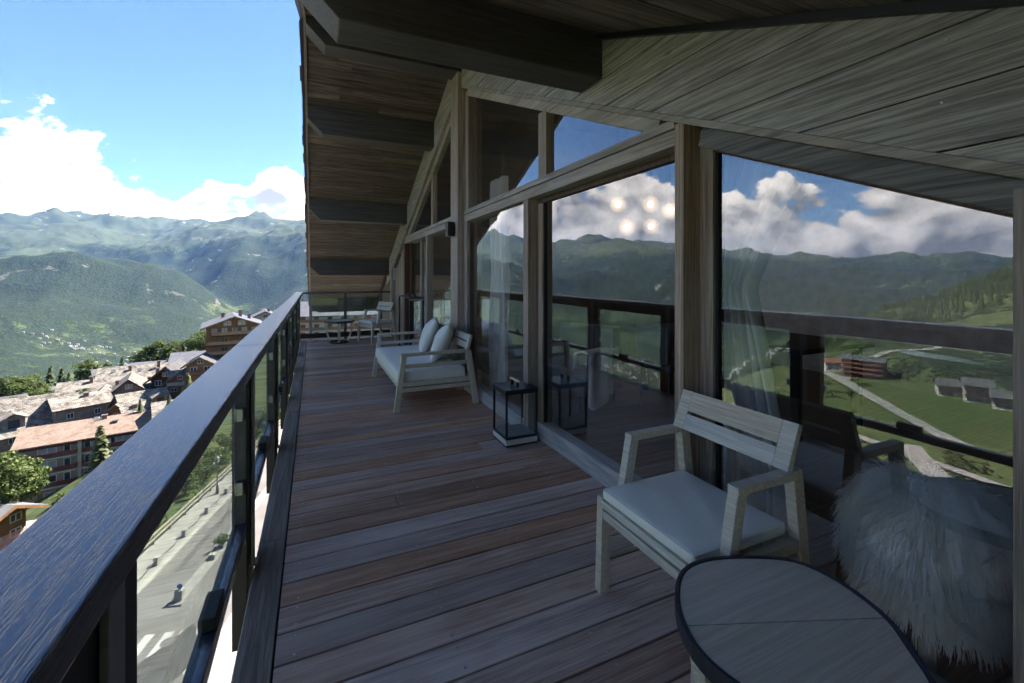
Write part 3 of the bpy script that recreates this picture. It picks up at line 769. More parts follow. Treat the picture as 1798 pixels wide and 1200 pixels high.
def make_chair(label, loc, rz):
    c = thing('lounge_chair', label, 'chair', loc, rz, 'low teak terrace chairs')
    tk = M['teak']
    for s_ in (-1, 1):
        y = .262*s_
        obj('front_leg', MB().beam((-.250, y, 0), (-.238, y, .40), .040, .046, (1,0,0)), tk, c, bevel=.003)
        obj('rear_leg', MB().beam((.285, y, 0), (.205, y, .645), .040, .050, (1,0,0)), tk, c, bevel=.003)
        obj('arm_post', MB().beam((-.130, y+.004*s_, .395), (-.085, y+.004*s_, .628), .040, .046, (1,0,0)), tk, c, bevel=.003)
        obj('armrest', MB().box(-.108, .190, y-.022+.004*s_, y+.022+.004*s_, .617, .645), tk, c, bevel=.003)
        obj('side_rail', MB().box(-.214, .232, y-.018, y+.018, .352, .392), tk, c, bevel=.003)
        obj('side_stretcher', MB().box(-.214, .240, y-.016, y+.016, .300, .336), tk, c, bevel=.003)
        obj('back_stile', MB().beam((.172, .243*s_, .640), (.236, .243*s_, .802), .060, .026, (1,0,-.4)), tk, c, bevel=.003)
    obj('front_rail', MB().box(-.262, -.228, -.239, .239, .318, .352), tk, c, bevel=.003)
    obj('seat_edge', MB().box(-.266, -.222, -.240, .240, .366, .394), tk, c, bevel=.003)
    obj('rear_rail', MB().box(.205, .235, -.240, .240, .340, .392), tk, c, bevel=.003)
    for k in range(6):
        x = -.19+k*.066
        obj('seat_slat', MB().box(x, x+.056, -.243, .243, .376, .396), tk, c)
    for z0, z1 in ((.640, .706), (.718, .802)):
        f = lambda z: .172+(z-.640)/.162*.064
        obj('back_slat', MB().beam((f((z0+z1)/2), -.2125, (z0+z1)/2), (f((z0+z1)/2), .2125, (z0+z1)/2), .0255, (z1-z0)*1.07, (.37,0,.93)), tk, c, bevel=.002)
    soft_box((-.262, .195, -.247, .247, .398, .441), M['seat_pad'], 'seat_cushion', c, .014, 3, puff=.006)
    return c
chair = make_chair('low teak armchair with pale blue-grey seat pad in front of the picture window', (1.372, 1.288, .001), 0)
ch2 = copy_tree(chair); ch2.location = (1.18, 9.42, .001); ch2.rotation_euler = (0, 0, R(24))
ch2['label'] = 'small teak armchair at the far end of the terrace beside the round table'

def make_sofa():
    s = thing('outdoor_sofa', 'two-seat teak outdoor sofa with thick blue-grey seat cushion against the glass', 'sofa', (1.145, 5.27, .001))
    tk = M['teak']
    for q in (-1, 1):
        y = .865*q
        obj('front_leg', MB().beam((-.405, y, 0), (-.330, y, .56), .048, .058, (1,0,0), .048, .050), tk, s, bevel=.004)
        obj('rear_leg', MB().beam((.425, y, 0), (.335, y, .56), .048, .060, (1,0,0)), tk, s, bevel=.004)
        obj('back_stile', MB().beam((.327, y-.02*q, .555), (.372, y-.02*q, .722), .06, .030, (1,0,-.3)), tk, s, bevel=.003)
        obj('armrest', MB().box(-.362, .345, y-.028, y+.028, .545, .575), tk, s, bevel=.004)
        obj('arm_slat', MB().box(-.335, .345, y-.016, y+.016, .425, .462), tk, s, bevel=.003)
        obj('side_rail', MB().box(-.362, .372, y-.018, y+.018, .246, .292), tk, s, bevel=.003)
        obj('side_stretcher', MB().box(-.368, .380, y-.016, y+.016, .192, .234), tk, s, bevel=.003)
    obj('front_rail', MB().box(-.372, -.338, -.840, .840, .205, .250), tk, s, bevel=.003)
    obj('rear_rail', MB().box(.335, .370, -.840, .840, .205, .290), tk, s, bevel=.003)
    for z0, z1 in ((.575, .640), (.655, .722)):
        x = .327+((z0+z1)/2-.555)/.167*.045
        obj('back_slat', MB().beam((x, -.812, (z0+z1)/2), (x, .812, (z0+z1)/2), .026, (z1-z0)*1.03, (.26,0,.96)), tk, s, bevel=.002)
    for k in range(8):
        obj('seat_slat', MB().box(-.30+k*.08, -.235+k*.08, -.846, .846, .236, .255), tk, s)
    soft_box((-.392, .318, -.842, .842, .257, .388), M['cushion'], 'seat_cushion', s, .030, 4, puff=.014)
    return s
make_sofa()
def make_pillow(label, loc, rx, ry, rz, size=.46, th=.15):
    n = 22; mb = MB(); vs = []; fs = []
    for sgn in (1, -1):
        for i in range(n+1):
            for j in range(n+1):
                u, v = 2*i/n-1, 2*j/n-1
                pin = 1-.055*(1-abs(u)**2)*abs(v)**3; pin2 = 1-.055*(1-abs(v)**2)*abs(u)**3
                h = (max(0, 1-u**2)**.55)*(max(0, 1-v**2)**.55)
                wr = .006*math.sin(5*u+3*v*v)*h
                vs.append((u*size/2*pin2, v*size/2*pin, sgn*(th/2*h)+wr))
    m_ = (n+1)**2
    for i in range(n):
        for j in range(n):
            a = i*(n+1)+j; fs.append((a, a+n+1, a+n+2, a+1)); fs.append((m_+a, m_+a+1, m_+a+n+2, m_+a+n+1))
    mb.add(vs, fs); me = mb.mesh('pillow', M['pillow'], True)
    bm = bmesh.new(); bm.from_mesh(me); bmesh.ops.remove_doubles(bm, verts=bm.verts, dist=.0005); bm.to_mesh(me); bm.free()
    o_ = obj('throw_pillow', me, None, None, loc, (rx, ry, rz))
    return tag(o_, label, 'pillow', 'pillows on the outdoor sofa')
make_pillow('pale grey square pillow on the sofa, the one farther from the lantern', (1.335, 5.52, .600), 0, R(-66), R(-14), .47, .19)
make_pillow('pale grey square pillow on the sofa, the one nearer the lantern', (1.335, 4.90, .595), 0, R(-64), R(-20), .47, .19)

# lantern
ln = thing('floor_lantern', 'tall black metal and glass lantern with pale stone base by the door post', 'lantern', (1.505, 3.275, .001), 0)
bk = M['black_metal']; hw = .138
obj('foot', MB().box(-hw+.004, hw-.004, -hw+.004, hw-.004, 0, .014), bk, ln)
obj('stone_base', MB().box(-hw, hw, -hw, hw, .0145, .056), M['stone_white'], ln, bevel=.002)
obj('tray', MB().box(-hw, hw, -hw, hw, .0565, .074), bk, ln, bevel=.002)
obj('tray_inset', MB().box(-hw+.014, hw-.014, -hw+.014, hw-.014, .0745, .079), M['stone_grey'], ln)
for sx in (-1, 1):
    for sy in (-1, 1):
        cx, cy2 = sx*(hw-.008), sy*(hw-.008)
        obj('corner_bar', MB().box(cx-.008, cx+.008, cy2-.008, cy2+.008, .074, .408), bk, ln, bevel=.001)
for s_ in (-1, 1):
    obj('pane', MB().box(s_*(hw-.010)-.002, s_*(hw-.010)+.002, -hw+.017, hw-.017, .080, .406), M['lantern_glass'], ln)
    obj('pane', MB().box(-hw+.017, hw-.017, s_*(hw-.010)-.002, s_*(hw-.010)+.002, .080, .406), M['lantern_glass'], ln)
obj('top', MB().box(-hw-.004, hw+.004, -hw-.004, hw+.004, .408, .446), bk, ln, bevel=.003)
hd = obj('handle', MB().box(-.012, .012, -.062, -.042, .446, .486).box(-.012, .012, .042, .062, .446, .486), bk, ln, bevel=.002)
obj('grip', MB().tube([(0, -.075, .493), (0, .075, .493)], .011, 10), M['teak'], hd)

# organic coffee tables
def smooth_closed(pts, it=2):
    for _ in range(it):
        q = []
        for i in range(len(pts)):
            a, b_ = pts[i], pts[(i+1) % len(pts)]
            q += [(a[0]*.75+b_[0]*.25, a[1]*.75+b_[1]*.25), (a[0]*.25+b_[0]*.75, a[1]*.25+b_[1]*.75)]
        pts = q
    return pts
def organic_table(label, outline, z, loc, rz, jl):
    tb_ = thing('side_table', label, 'table', loc, rz, 'teak tables with dark metal rims')
    pts = smooth_closed(outline, 2); n = len(pts)
    cx = sum(p[0] for p in pts)/n; cy_ = sum(p[1] for p in pts)/n
    def inset(d):
        out_ = []
        for i in range(n):
            a, b_ = pts[i-1], pts[(i+1) % n]; tx, ty = b_[0]-a[0], b_[1]-a[1]; l = math.hypot(tx, ty)
            nx_, ny_ = -ty/l, tx/l
            if (cx-pts[i][0])*nx_+(cy_-pts[i][1])*ny_ < 0: nx_, ny_ = -nx_, -ny_
            out_.append((pts[i][0]+nx_*d, pts[i][1]+ny_*d))
        return out_
    i1, i2 = inset(.012), inset(.0135)
    rim = MB(); vs = []; fs = []
    for zz0, ring in ((z-.040, pts), (z+.003, pts), (z+.003, i1), (z-.040, i1)): vs += [(p[0], p[1], zz0) for p in ring]
    for k in range(4):
        for i in range(n): fs.append((k*n+i, k*n+(i+1) % n, ((k+1) % 4)*n+(i+1) % n, ((k+1) % 4)*n+i))
    rim.add(vs, fs); obj('metal_rim', rim, M['table_rim'], tb_, smooth=False, bevel=.002)
    (ax, ay), (bx, by) = jl; nx_, ny_ = by-ay, -(bx-ax); l = math.hypot(nx_, ny_); nx_, ny_ = nx_/l, ny_/l; c0 = nx_*ax+ny_*ay
    for sg in (1, -1):
        p = clip_poly(i2, sg*nx_, sg*ny_, sg*c0-.0015)
        if len(p) > 2: obj('top_plank', MB().prism(p, z-.024, z, 'z'), M['teak_top'], tb_, bevel=.0015)
    rs_ = .20
    obj('base_ring', MB().tube([(cx+rs_*.86*math.cos(a*math.pi/16), cy_+rs_*.86*math.sin(a*math.pi/16), .016) for a in range(32)], .016, 8, True), M['table_rim'], tb_, smooth=True)
    for k in range(4):
        a = k*math.pi/2+.65
        d = (math.cos(a), math.sin(a)); prof = []
        for i in range(7):
            t_ = i/6; rr = .165+.085*math.sin(t_*math.pi*.5)
            prof.append((cx+d[0]*rr, cy_+d[1]*rr, .02+(z-.066)*t_))
        mb = MB()
        for p, q in zip(prof[:-1], prof[1:]): mb.beam(p, q, .050, .030, (d[0], d[1], 0))
        obj('leg', mb, M['teak'], tb_)
    return tb_
OUT = [(.818,.745),(.862,.862),(.935,.950),(1.025,1.010),(1.135,1.012),(1.26,.965),(1.375,.900),(1.405,.81),(1.397,.72),(1.365,.625),(1.30,.555),(1.235,.482),(1.14,.425),(1.03,.425),(.93,.49),(.855,.60)]
OUTL = [(x-1.11, y-.71) for x, y in OUT]
near_table = organic_table('rounded two-plank teak table with dark metal rim in front of the armchair', OUTL, .45, (1.11, .71, .001), 0, ((.888-1.11, .826-.71), (1.37-1.11, .636-.71)))
ft = copy_tree(near_table); ft.location = (.49, 9.55, .001); ft.rotation_euler = (0, 0, R(140)); ft['label'] = 'round teak table with curved legs at the far end of the terrace'

# bar console at the window
bc = thing('bar_console', 'tall narrow black console table standing against the far windows', 'table', (1.50, 7.50, .001))
obj('top', MB().box(-.12, .12, -.49, .49, .985, 1.005), M['black_metal'], bc, bevel=.002)
obj('top_edge', MB().box(-.122, .122, -.492, -.4905, .957, .984), M['stone_grey'], bc)
for sx in (-1, 1):
    for sy in (-1, 1):
        obj('leg', MB().box(sx*.105-.012, sx*.105+.012, sy*.47-.012, sy*.47+.012, 0, .985), M['black_metal'], bc, bevel=.001)
    obj('stretcher', MB().box(sx*.105-.008, sx*.105+.008, -.457, .457, .10, .118), M['black_metal'], bc)
for k, (dy, lab) in enumerate(((-.36, 'small dark candle cup on the console, nearer one'), (.05, 'small dark candle cup on the console, farther one'))):
    tag(obj('candle_cup', MB().tube([(0,0,0),(0,0,.05)], .028, 12), M['black_metal'], None, (1.48, 7.5+dy, 1.008)), lab, 'candle holder', 'candle cups on the console')

# wall lamp on the ridge post, glass sconce on the corner post
wl = thing('wall_lamp', 'small black box wall lamp on the ridge post', 'lamp', (1.552, 5.14, 1.91))
obj('housing', MB().box(-.095, -.012, -.06, .06, -.085, .085), M['black_metal'], wl, bevel=.003)
obj('back_plate', MB().box(-.012, -.0005, -.045, .045, -.06, .06), M['black_metal'], wl)
sc_ = thing('glass_sconce', 'narrow mirrored glass plate on the far corner post', 'mirror', (1.66, 9.998, 1.44))
obj('plate', MB().box(-.045, .045, -.012, -.004, -.17, .17), M['steel'], sc_)
obj('bracket', MB().box(-.02, .02, -.004, .0, -.05, .05), M['black_metal'], sc_)

# ------------------------------------------------------------------ interior behind the glass
room = tag(bpy.data.objects.new('room_shell', None), 'dim room behind the windows', None, None, 'structure'); COL.objects.link(room)
obj('floor', MB().box(1.82, 6.8, -3.4, 12.4, -.3, -.005), M['floor_in'], room)
obj('wall_back', MB().prism([(-3.6, -.3), (12.4, -.3), (12.4, zs(12.4)-.01), (RIDGE_Y, RIDGE_Z-.01), (-3.6, zs(-3.6)-.01)], 6.5, 6.7, 'x'), M['plaster_in'], room)
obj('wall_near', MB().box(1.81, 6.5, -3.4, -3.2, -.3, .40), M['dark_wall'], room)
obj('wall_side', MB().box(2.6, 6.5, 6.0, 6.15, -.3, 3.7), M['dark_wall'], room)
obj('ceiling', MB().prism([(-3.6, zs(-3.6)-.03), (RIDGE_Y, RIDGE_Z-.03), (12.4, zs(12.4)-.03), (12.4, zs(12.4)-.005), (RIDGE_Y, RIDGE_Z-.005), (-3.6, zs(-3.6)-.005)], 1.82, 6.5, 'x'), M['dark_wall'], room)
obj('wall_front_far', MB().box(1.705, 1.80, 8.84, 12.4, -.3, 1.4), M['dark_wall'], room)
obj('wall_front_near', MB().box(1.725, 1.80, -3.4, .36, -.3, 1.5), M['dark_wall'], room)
body = tag(obj('chalet_lower_floors', MB().box(1.85, 9, -4.5, 12.6, -20.5, -.36), M['stone_wall']), 'stone and timber lower storeys of the chalet under the terrace', 'building')

def curtain(label, x, y_left, right_fn, z0, z1, folds):
    n, m_ = 120, 48; mb = MB(); vs = []; fs = []
    for j in range(m_+1):
        z = z1+(z0-z1)*j/m_; yr = right_fn(z); w = abs(yr-y_left)
        for i in range(n+1):
            u = i/n; amp = .030*min(1.4, .55/max(.12, w))+.008
            ph = u*folds*2*math.pi
            vs.append((x+amp*math.sin(ph)+.014*math.sin(2.3*ph+z*2)+.01*math.sin(z*5+u*9), y_left+(yr-y_left)*u+.006*math.sin(ph*1.7+z*3), z))
    for j in range(m_):
        for i in range(n):
            a = j*(n+1)+i; fs.append((a, a+1, a+n+2, a+n+1))
    mb.add(vs, fs)
    return tag(obj('sheer_curtain', mb, M['sheer'], smooth=True), label, 'curtain', 'sheer curtains behind the glass')
def right_edge(z):
    if z > 1.28: return 1.50 - (z-1.28)/.68*.50*(.6+.4*(z-1.28)/.68)
    return 1.50 - .22*min(1, (1.28-z)/.9)
curtain('white sheer curtain tied back behind the picture window', 1.98, 1.70, right_edge, .01, 2.05, 9)
curtain('white sheer curtain hanging behind the fixed pane next to the sofa', 1.93, 4.86, lambda z: 4.42, .01, 2.45, 5)
curtain('narrow pale curtain behind the window beyond the ridge post', 1.95, 8.4, lambda z: 7.95, .01, 2.0, 4)
# fur stool
fs_ = thing('fur_stool', 'round stool covered in long white fur just inside the picture window', 'stool', (2.03, .825, -.004))
fs_.scale = (.87, .87, 1.0)
obj('seat', MB().sphere((0,0,.47), .245, 24, 12, .62), M['hide'], fs_, smooth=True)
obj('side_skirt', MB().tube([(0,0,.20),(0,0,.31),(0,0,.47)], .24, 24, rs=[.20,.235,.245]), M['hide'], fs_)
for k in range(3):
    a = k*2.094+3.5; obj('leg', MB().tube([(.15*math.cos(a), .15*math.sin(a), .25), (.19*math.cos(a), .19*math.sin(a), 0)], .03, 8, rs=[.036, .026]), M['birch'], fs_, smooth=True)
rng = np.random.default_rng(3); mb = MB()
for k in range(15000):
    a = rng.uniform(0, 2*math.pi); q = rng.uniform(0, 1)
    if q < .42:
        rr = .244*math.sqrt(rng.uniform(0, 1)); z = .47+.150*math.sqrt(max(0, 1-(rr/.246)**2)); out_ = rr/.244; L = rng.uniform(.06, .12)
        d = Vector((math.cos(a)*(.4+out_), math.sin(a)*(.4+out_), .55*(1-out_)+.1))
    else:
        z = rng.uniform(.20, .50); rr = .20+.045*min(1, (z-.20)/.14); L = rng.uniform(.07, .125)
        d = Vector((math.cos(a), math.sin(a), -.15))
    d += Vector((.35*math.sin(9*a+z*14), .35*math.cos(7*a-z*11), .2*math.sin(13*a)))+Vector(rng.normal(0, .16, 3)); d.normalize()
    p = Vector((rr*math.cos(a), rr*math.sin(a), z)); w = .0042
    side = d.cross(Vector((0,0,1))); side = side.normalized() if side.length > 1e-3 else Vector((1,0,0))
    base = len(mb.v); ns = 4
    for i in range(ns+1):
        t_ = i/ns; ww = w*(1-.85*t_)
        mb.v += [tuple(p-side*ww), tuple(p+side*ww)]
        d = (d+Vector((0,0,-.42))+Vector(rng.normal(0, .10, 3))).normalized(); p = p+d*L/ns
        if p.z < .08: p.z = .08+rng.uniform(0, .02)
    for i in range(ns): mb.f.append((base+2*i, base+2*i+1, base+2*i+3, base+2*i+2))
tag(obj('fur', mb, M['fur'], fs_), kind='stuff')
# pendant cluster
pl = thing('pendant_cluster', 'cluster of five lit glass globe pendants glowing inside the room', 'lamp', (3.55, 4.35, 0))
GL = [(1085,360,5.55), (1142,359,5.35), (1177,370,5.45), (1101,399,5.2), (1143,398,5.5)]
for gx, gy, gd in GL:
    p = at(gx, gy, gd)-Vector((3.55, 4.35, 0))
    gl_ = obj('globe', MB().sphere(p, .120, 24, 16), M['globe'], pl, smooth=True)
    obj('bulb', MB().sphere(p, .032, 14, 10), M['lamp_glow'], gl_, smooth=True)
    obj('stem', MB().tube([p+Vector((0,0,.10)), (p.x, p.y, zs(4.35+p.y)-.05)], .004, 6), M['black_metal'], pl)
# armchair with a white throw, dark dining table and chairs
ac = thing('armchair', 'low dark armchair inside behind the fixed pane', 'armchair', (2.55, 4.05, 0), R(20))
soft_box((-.32, .32, -.34, .34, .16, .42), M['dark_fabric'], 'seat', ac, .05, 4)
soft_box((.22, .38, -.36, .36, .18, .80), M['dark_fabric'], 'backrest', ac, .05, 4)
for s_ in (-1, 1):
    soft_box((-.32, .30, s_*.36-.06, s_*.36+.06, .16, .58), M['dark_fabric'], 'armrest', ac, .04, 3)
    for x in (-.28, .3): obj('leg', MB().tube([(x, s_*.32, .17), (x, s_*.32, 0)], .018, 8), M['black_wood'], ac)
mb = MB(); vs = []; fs = []; n = 30
for i in range(n+1):
    t_ = i/n
    for j in range(13):
        v = j/12; x = -.36+.5*min(1, t_*1.0)
        ang = t_*math.pi; yy = -.46+.0*v
        px = -.34+v*.45; py_ = -.36-.085*math.cos(ang*.0)-.02; 
        zt = .60-.02*v
        # drape over the near armrest: up the inside, over, down the outside
        if t_ < .25: q = (px, -.285, .42+t_/.25*.17)
        elif t_ < .5: q = (px, -.285-(t_-.25)/.25*.15, .595+.01*math.sin(t_*20))
        else: q = (px+.02*math.sin(v*9+t_*3), -.437-.018*math.sin(v*12)-.02*(t_-.5), .59-(t_-.5)/.5*(.50+.05*math.sin(v*5)))
        vs.append(q)
for i in range(n):
    for j in range(12): a = i*13+j; fs.append((a, a+1, a+14, a+13))
mb.add(vs, fs); th_ = obj('wool_throw', mb, M['throw'], None, (2.55, 4.05, 0), (0, 0, R(20)), smooth=True)
so_ = th_.modifiers.new('thickness', 'SOLIDIFY'); so_.thickness = .012
tag(th_, 'white wool throw draped over the arm of the indoor armchair', 'blanket')
dt = thing('dining_table', 'dark dining table inside behind the sliding door', 'table', (4.0, 3.2, 0))
obj('top', MB().box(-.5, .5, -1.0, 1.0, .72, .76), M['black_wood'], dt, bevel=.004)
for sx in (-1, 1):
    for sy in (-1, 1): obj('leg', MB().box(sx*.42-.03, sx*.42+.03, sy*.9-.03, sy*.9+.03, 0, .72), M['black_wood'], dt)
for k, (dx_, dy_, lab) in enumerate(((3.3, 2.6, 'dark dining chair inside on the terrace side of the table, nearer one'), (3.3, 3.4, 'dark dining chair inside on the terrace side of the table, farther one'))):
    dc = thing('dining_chair', lab, 'chair', (dx_, dy_, 0), 0, 'dark dining chairs inside')
    soft_box((-.22, .22, -.22, .22, .42, .48), M['dark_fabric'], 'seat', dc, .02, 3)
    soft_box((-.25, -.20, -.22, .22, .50, .86), M['dark_fabric'], 'backrest', dc, .02, 3)
    for sx in (-1, 1):
        for sy in (-1, 1): obj('leg', MB().tube([(sx*.19, sy*.19, .43), (sx*.21, sy*.21, 0)], .014, 8), M['black_metal'], dc)

# ------------------------------------------------------------------ street below the terrace
ZG = -20.0
RD = Vector((.258, .966, 0)); RN = Vector((.966, -.258, 0)); RP = Vector((-11.6, 43.1, ZG))
def rp(off, s_, z=0.0): q = RP+RN*off+RD*s_; return (q.x, q.y, ZG+z)
def strip(name, o0, o1, s0, s1, z, mat, thick=.15, **kw):
    p = [rp(o0, s0), rp(o1, s0), rp(o1, s1), rp(o0, s1)]
    return obj(name, MB().prism([(q[0], q[1]) for q in p], ZG+z-thick, ZG+z, 'z'), mat, **kw)
street = tag(strip('road', 2.45, 9.4, -90, 110, .05, M['asphalt_old']), 'pale worn asphalt road far below the terrace', None, None, 'structure')
tag(strip('pavement', -.2, 2.10, -90, 110, .16, M['concrete']), 'pale concrete pavement beyond the road', None, None, 'structure')
near_pv = tag(strip('pavement', 9.62, 22, -90, 60, .16, M['concrete']), 'pale concrete pavement below the terrace', None, None, 'structure')
for off, s0 in ((2.10, 'far'), (9.40, 'near')):
    for k in range(60):
        a_ = -70+k*2.4
        kb = strip('kerb', off+.004, off+.34 if off < 5 else off+.21, a_+.01, a_+2.39, .18, M['kerb_stone'], .2, parent=street)
tag(strip('traffic_island', 5.05, 5.85, -7.2, 60, .15, M['concrete']), 'narrow raised island along the middle of the road', None, None, 'structure')
for k in range(4):
    strip('crossing_bar', 3.0+k*1.05, 3.5+k*1.05, -12.6, -9.4, .056, M['road_paint'], .006, parent=street)
for k in range(3):
    strip('crossing_bar', 7.0+k*.85, 7.4+k*.85, -12.6, -9.4, .056, M['road_paint'], .006, parent=street)
pts = []
for k in range(22):
    a = k*2*math.pi/22; q = rp(7.3+(1.2+.35*math.sin(3*a+.6)+.2*math.sin(7*a))*math.cos(a), -12.6+(3.2+.8*math.sin(2*a)+.35*math.sin(5*a))*math.sin(a)); pts.append((q[0], q[1]))
obj('asphalt_patch', MB().prism(pts, ZG+.050, ZG+.061, 'z'), M['asphalt_patch'], street)
q = rp(6.7, -10.2); mh = obj('manhole_cover', MB().disc((q[0], q[1], ZG+.062), .36, 24, ZG+.068), M['iron'], street)
for k, (o0, s0, w_, l_) in enumerate(((3.3, -4.0, .5, 9.0), (4.2, 6.0, .9, 2.2), (7.6, 2.0, .5, 12.0), (6.5, -20.0, 1.2, 3.0), (3.9, 18.0, .6, 8.0))):
    strip('asphalt_repair', o0, o0+w_, s0, s0+l_, .0545, M['asphalt_patch'] if k % 2 else M['asphalt_mid'], .004, parent=street)
for k in range(4): strip('drain_grate', 2.52, 2.86, -16+k*9, -15.4+k*9, .0555, M['iron'], .005, parent=street)
# kerb blocks with chains
names = ['nearest the fence start', 'second from the fence start', 'in the middle of the row', 'fourth along the row', 'fifth along the row', 'last of the row']
for k in range(6):
    q = rp(1.78, -6.0+k*3.55)
    bo = thing('stone_bollard', 'squat stone kerb block %s' % names[k], 'bollard', (q[0], q[1], ZG+.16), math.atan2(RD.y, RD.x), 'stone kerb blocks on the far pavement')
    obj('block', MB().prism([(-.34, 0), (.34, 0), (.24, .55), (-.24, .55)], -.16, .16, 'y'), M['kerb_stone'], bo, bevel=.03)
    if k < 5: obj('chain', MB().tube([(.3+t_*2.95/8, 0, .42-.22*math.sin(math.pi*t_/8)) for t_ in range(9)], .03, 6), M['iron'], bo)
for k, (s_, lab) in enumerate(((-6.6, 'stone block topped with a round blue traffic sign on the road island'), (-2.4, 'low stone block on the road island in front of the shrub'), (3.0, 'low stone block on the road island behind the shrub'))):
    q = rp(5.45, s_)
    bo = thing('stone_block', lab, 'bollard', (q[0], q[1], ZG+.15), math.atan2(RD.y, RD.x))
    obj('block', MB().prism([(-.28, 0), (.28, 0), (.20, .62 if k == 0 else .34), (-.20, .62 if k == 0 else .34)], -.24, .24, 'y'), M['kerb_stone'], bo, bevel=.03)
    if k == 0:
        obj('sign_plate', MB().tube([(-.02, 0, .80), (.02, 0, .80)], .17, 20), plain('sign_blue', (.03,.10,.32), .4), bo); obj('sign_post', MB().tube([(0,0,.6),(0,0,.75)], .03, 8), M['iron'], bo)
# timber guard fence behind the pavement
gf = thing('guard_fence', 'pale two-rail timber guard fence along the far pavement', 'fence')
for k in range(34):
    s_ = -24+k*2.2
    q = rp(0.0, s_); obj('post', MB().box(q[0]-.06, q[0]+.06, q[1]-.06, q[1]+.06, ZG+.1, ZG+1.1), M['fence_wood'], gf)
    for z in (.62, 1.0):
        a_, b_ = Vector(rp(0.08, s_, z)), Vector(rp(0.08, s_+2.19, z)); obj('rail', MB().beam(a_, b_, .07, .13), M['fence_wood'], gf)
# street lamps
def street_lamp(label, s_):
    q = rp(.9, s_); l = thing('street_lamp', label, 'street lamp', (q[0], q[1], ZG+.16), 0, 'iron street lamps on the far pavement')
    obj('base', MB().tube([(0,0,0),(0,0,.5),(0,0,.9)], .1, 10, rs=[.16,.13,.07]), M['iron'], l)
    obj('pole', MB().tube([(0,0,.9),(0,0,3.0)], .05, 8), M['iron'], l)
    obj('lantern_head', MB().tube([(0,0,3.0),(0,0,3.1),(0,0,3.5),(0,0,3.7)], .1, 8, rs=[.08,.14,.2,.05]), M['pane_light'], l)
street_lamp('iron street lamp between the kerb blocks and the guard fence', 8.3)
street_lamp('iron street lamp farther up the road', 27.0)

# ------------------------------------------------------------------ trees
def leaf_cloud(rng, centers, n_per, spread, size, mb, droop=0.0):
    """many small leaf quads scattered round clump centres"""
    C = np.repeat(np.array(centers, float), n_per, 0); n = len(C)
    unit = lambda a: a/np.linalg.norm(a, axis=1, keepdims=True)
    d = unit(rng.normal(0, 1, (n, 3))); rr = C[:, 3:4]*np.sqrt(rng.uniform(.35, 1.0, (n, 1)))
    p = C[:, :3]+d*rr*np.array([1, 1, .8])
    nrm = unit(d*.7+rng.normal(0, .6, (n, 3))+np.array([0, 0, .5])); a = unit(np.cross(nrm, rng.normal(0, 1, (n, 3)))); b_ = np.cross(nrm, a)
    s_ = size*rng.uniform(.6, 1.4, (n, 1)); o_ = len(mb.v)
    V = np.stack([p-a*s_, p+b_*s_*.6, p+a*s_, p-b_*s_*.6], 1).reshape(-1, 3)
    mb.v += [tuple(v) for v in V.tolist()]; mb.f += [(o_+4*i, o_+4*i+1, o_+4*i+2, o_+4*i+3) for i in range(n)]
def deciduous_mesh(seed, h=8.0):
    rng = np.random.default_rng(seed); crown = MB(); cs = []
    for _ in range(58):
        d = rng.normal(0, 1, 3); d /= np.linalg.norm(d); rr = rng.uniform(.35, 1.0)**.6
        cs.append((d[0]*rr*h*.33, d[1]*rr*h*.33, h*.60+d[2]*rr*h*.36, h*rng.uniform(.07, .135)))
    leaf_cloud(rng, cs, 85, 1, h*.022, crown)
    trunk = MB().tube([(0,0,-1.5),(0,0,h*.2),(.1,.05,h*.45),(.05,.1,h*.75)], .2, 7, rs=[h*.035,h*.03,h*.02,h*.008])
    for k in range(7):
        a = rng.uniform(0, 6.28); z = h*rng.uniform(.28, .6); trunk.tube([(.05,.05,z), (math.cos(a)*h*.14, math.sin(a)*h*.14, z+h*.12), (math.cos(a)*h*.25, math.sin(a)*h*.25, z+h*.2)], .1, 5, rs=[h*.014,h*.009,h*.004])
    return trunk.mesh('trunk', M['bark']), crown
def conifer_mesh(seed, h=10.0):
    rng = np.random.default_rng(seed); crown = MB(); n = 26
    for k in range(n):
        t_ = k/(n-1); z = h*(.10+.88*t_); L = h*.235*(1-t_)**.85*rng.uniform(.85, 1.12)+.08; nb = int(10-5*t_)
        for j in range(nb):
            a = 2*math.pi*j/nb+k*1.3+rng.uniform(-.3, .3); Lb = L*rng.uniform(.7, 1.15); da = np.array([math.cos(a), math.sin(a), 0]); sd_ = np.array([-math.sin(a), math.cos(a), 0])
            m_ = max(3, int(9*(1-t_)+3))
            for i in range(m_):
                f = (i+.6)/m_; p = da*Lb*f+np.array([0, 0, z-Lb*.30*f+Lb*.12*f*f])+rng.normal(0, .05, 3)
                s_ = h*.030*(1.15-.5*f)*rng.uniform(.7, 1.3); side = sd_*s_*1.25; fw = da*s_*.9+np.array([0, 0, -s_*rng.uniform(.2, .9)]); o_ = len(crown.v)
                crown.v += [tuple(p-side), tuple(p+fw), tuple(p+side), tuple(p-fw*.5+np.array([0, 0, s_*.3]))]; crown.f.append((o_, o_+1, o_+2, o_+3))
    trunk = MB().tube([(0,0,-1.5),(0,0,h*.4),(0,0,h*.97)], .2, 7, rs=[h*.022,h*.015,h*.003])
    return trunk.mesh('trunk', M['bark']), crown
DEC = []
for sd_ in (1, 2, 3):
    tr_, cr_ = deciduous_mesh(sd_); DEC.append((tr_, cr_.mesh('crown', M['leaf'])))
CON = []
for sd_, mt in ((11, 'needle'), (12, 'needle'), (13, 'needle_yellow')):
    tr_, cr_ = conifer_mesh(sd_); CON.append((tr_, cr_.mesh('crown', M[mt])))
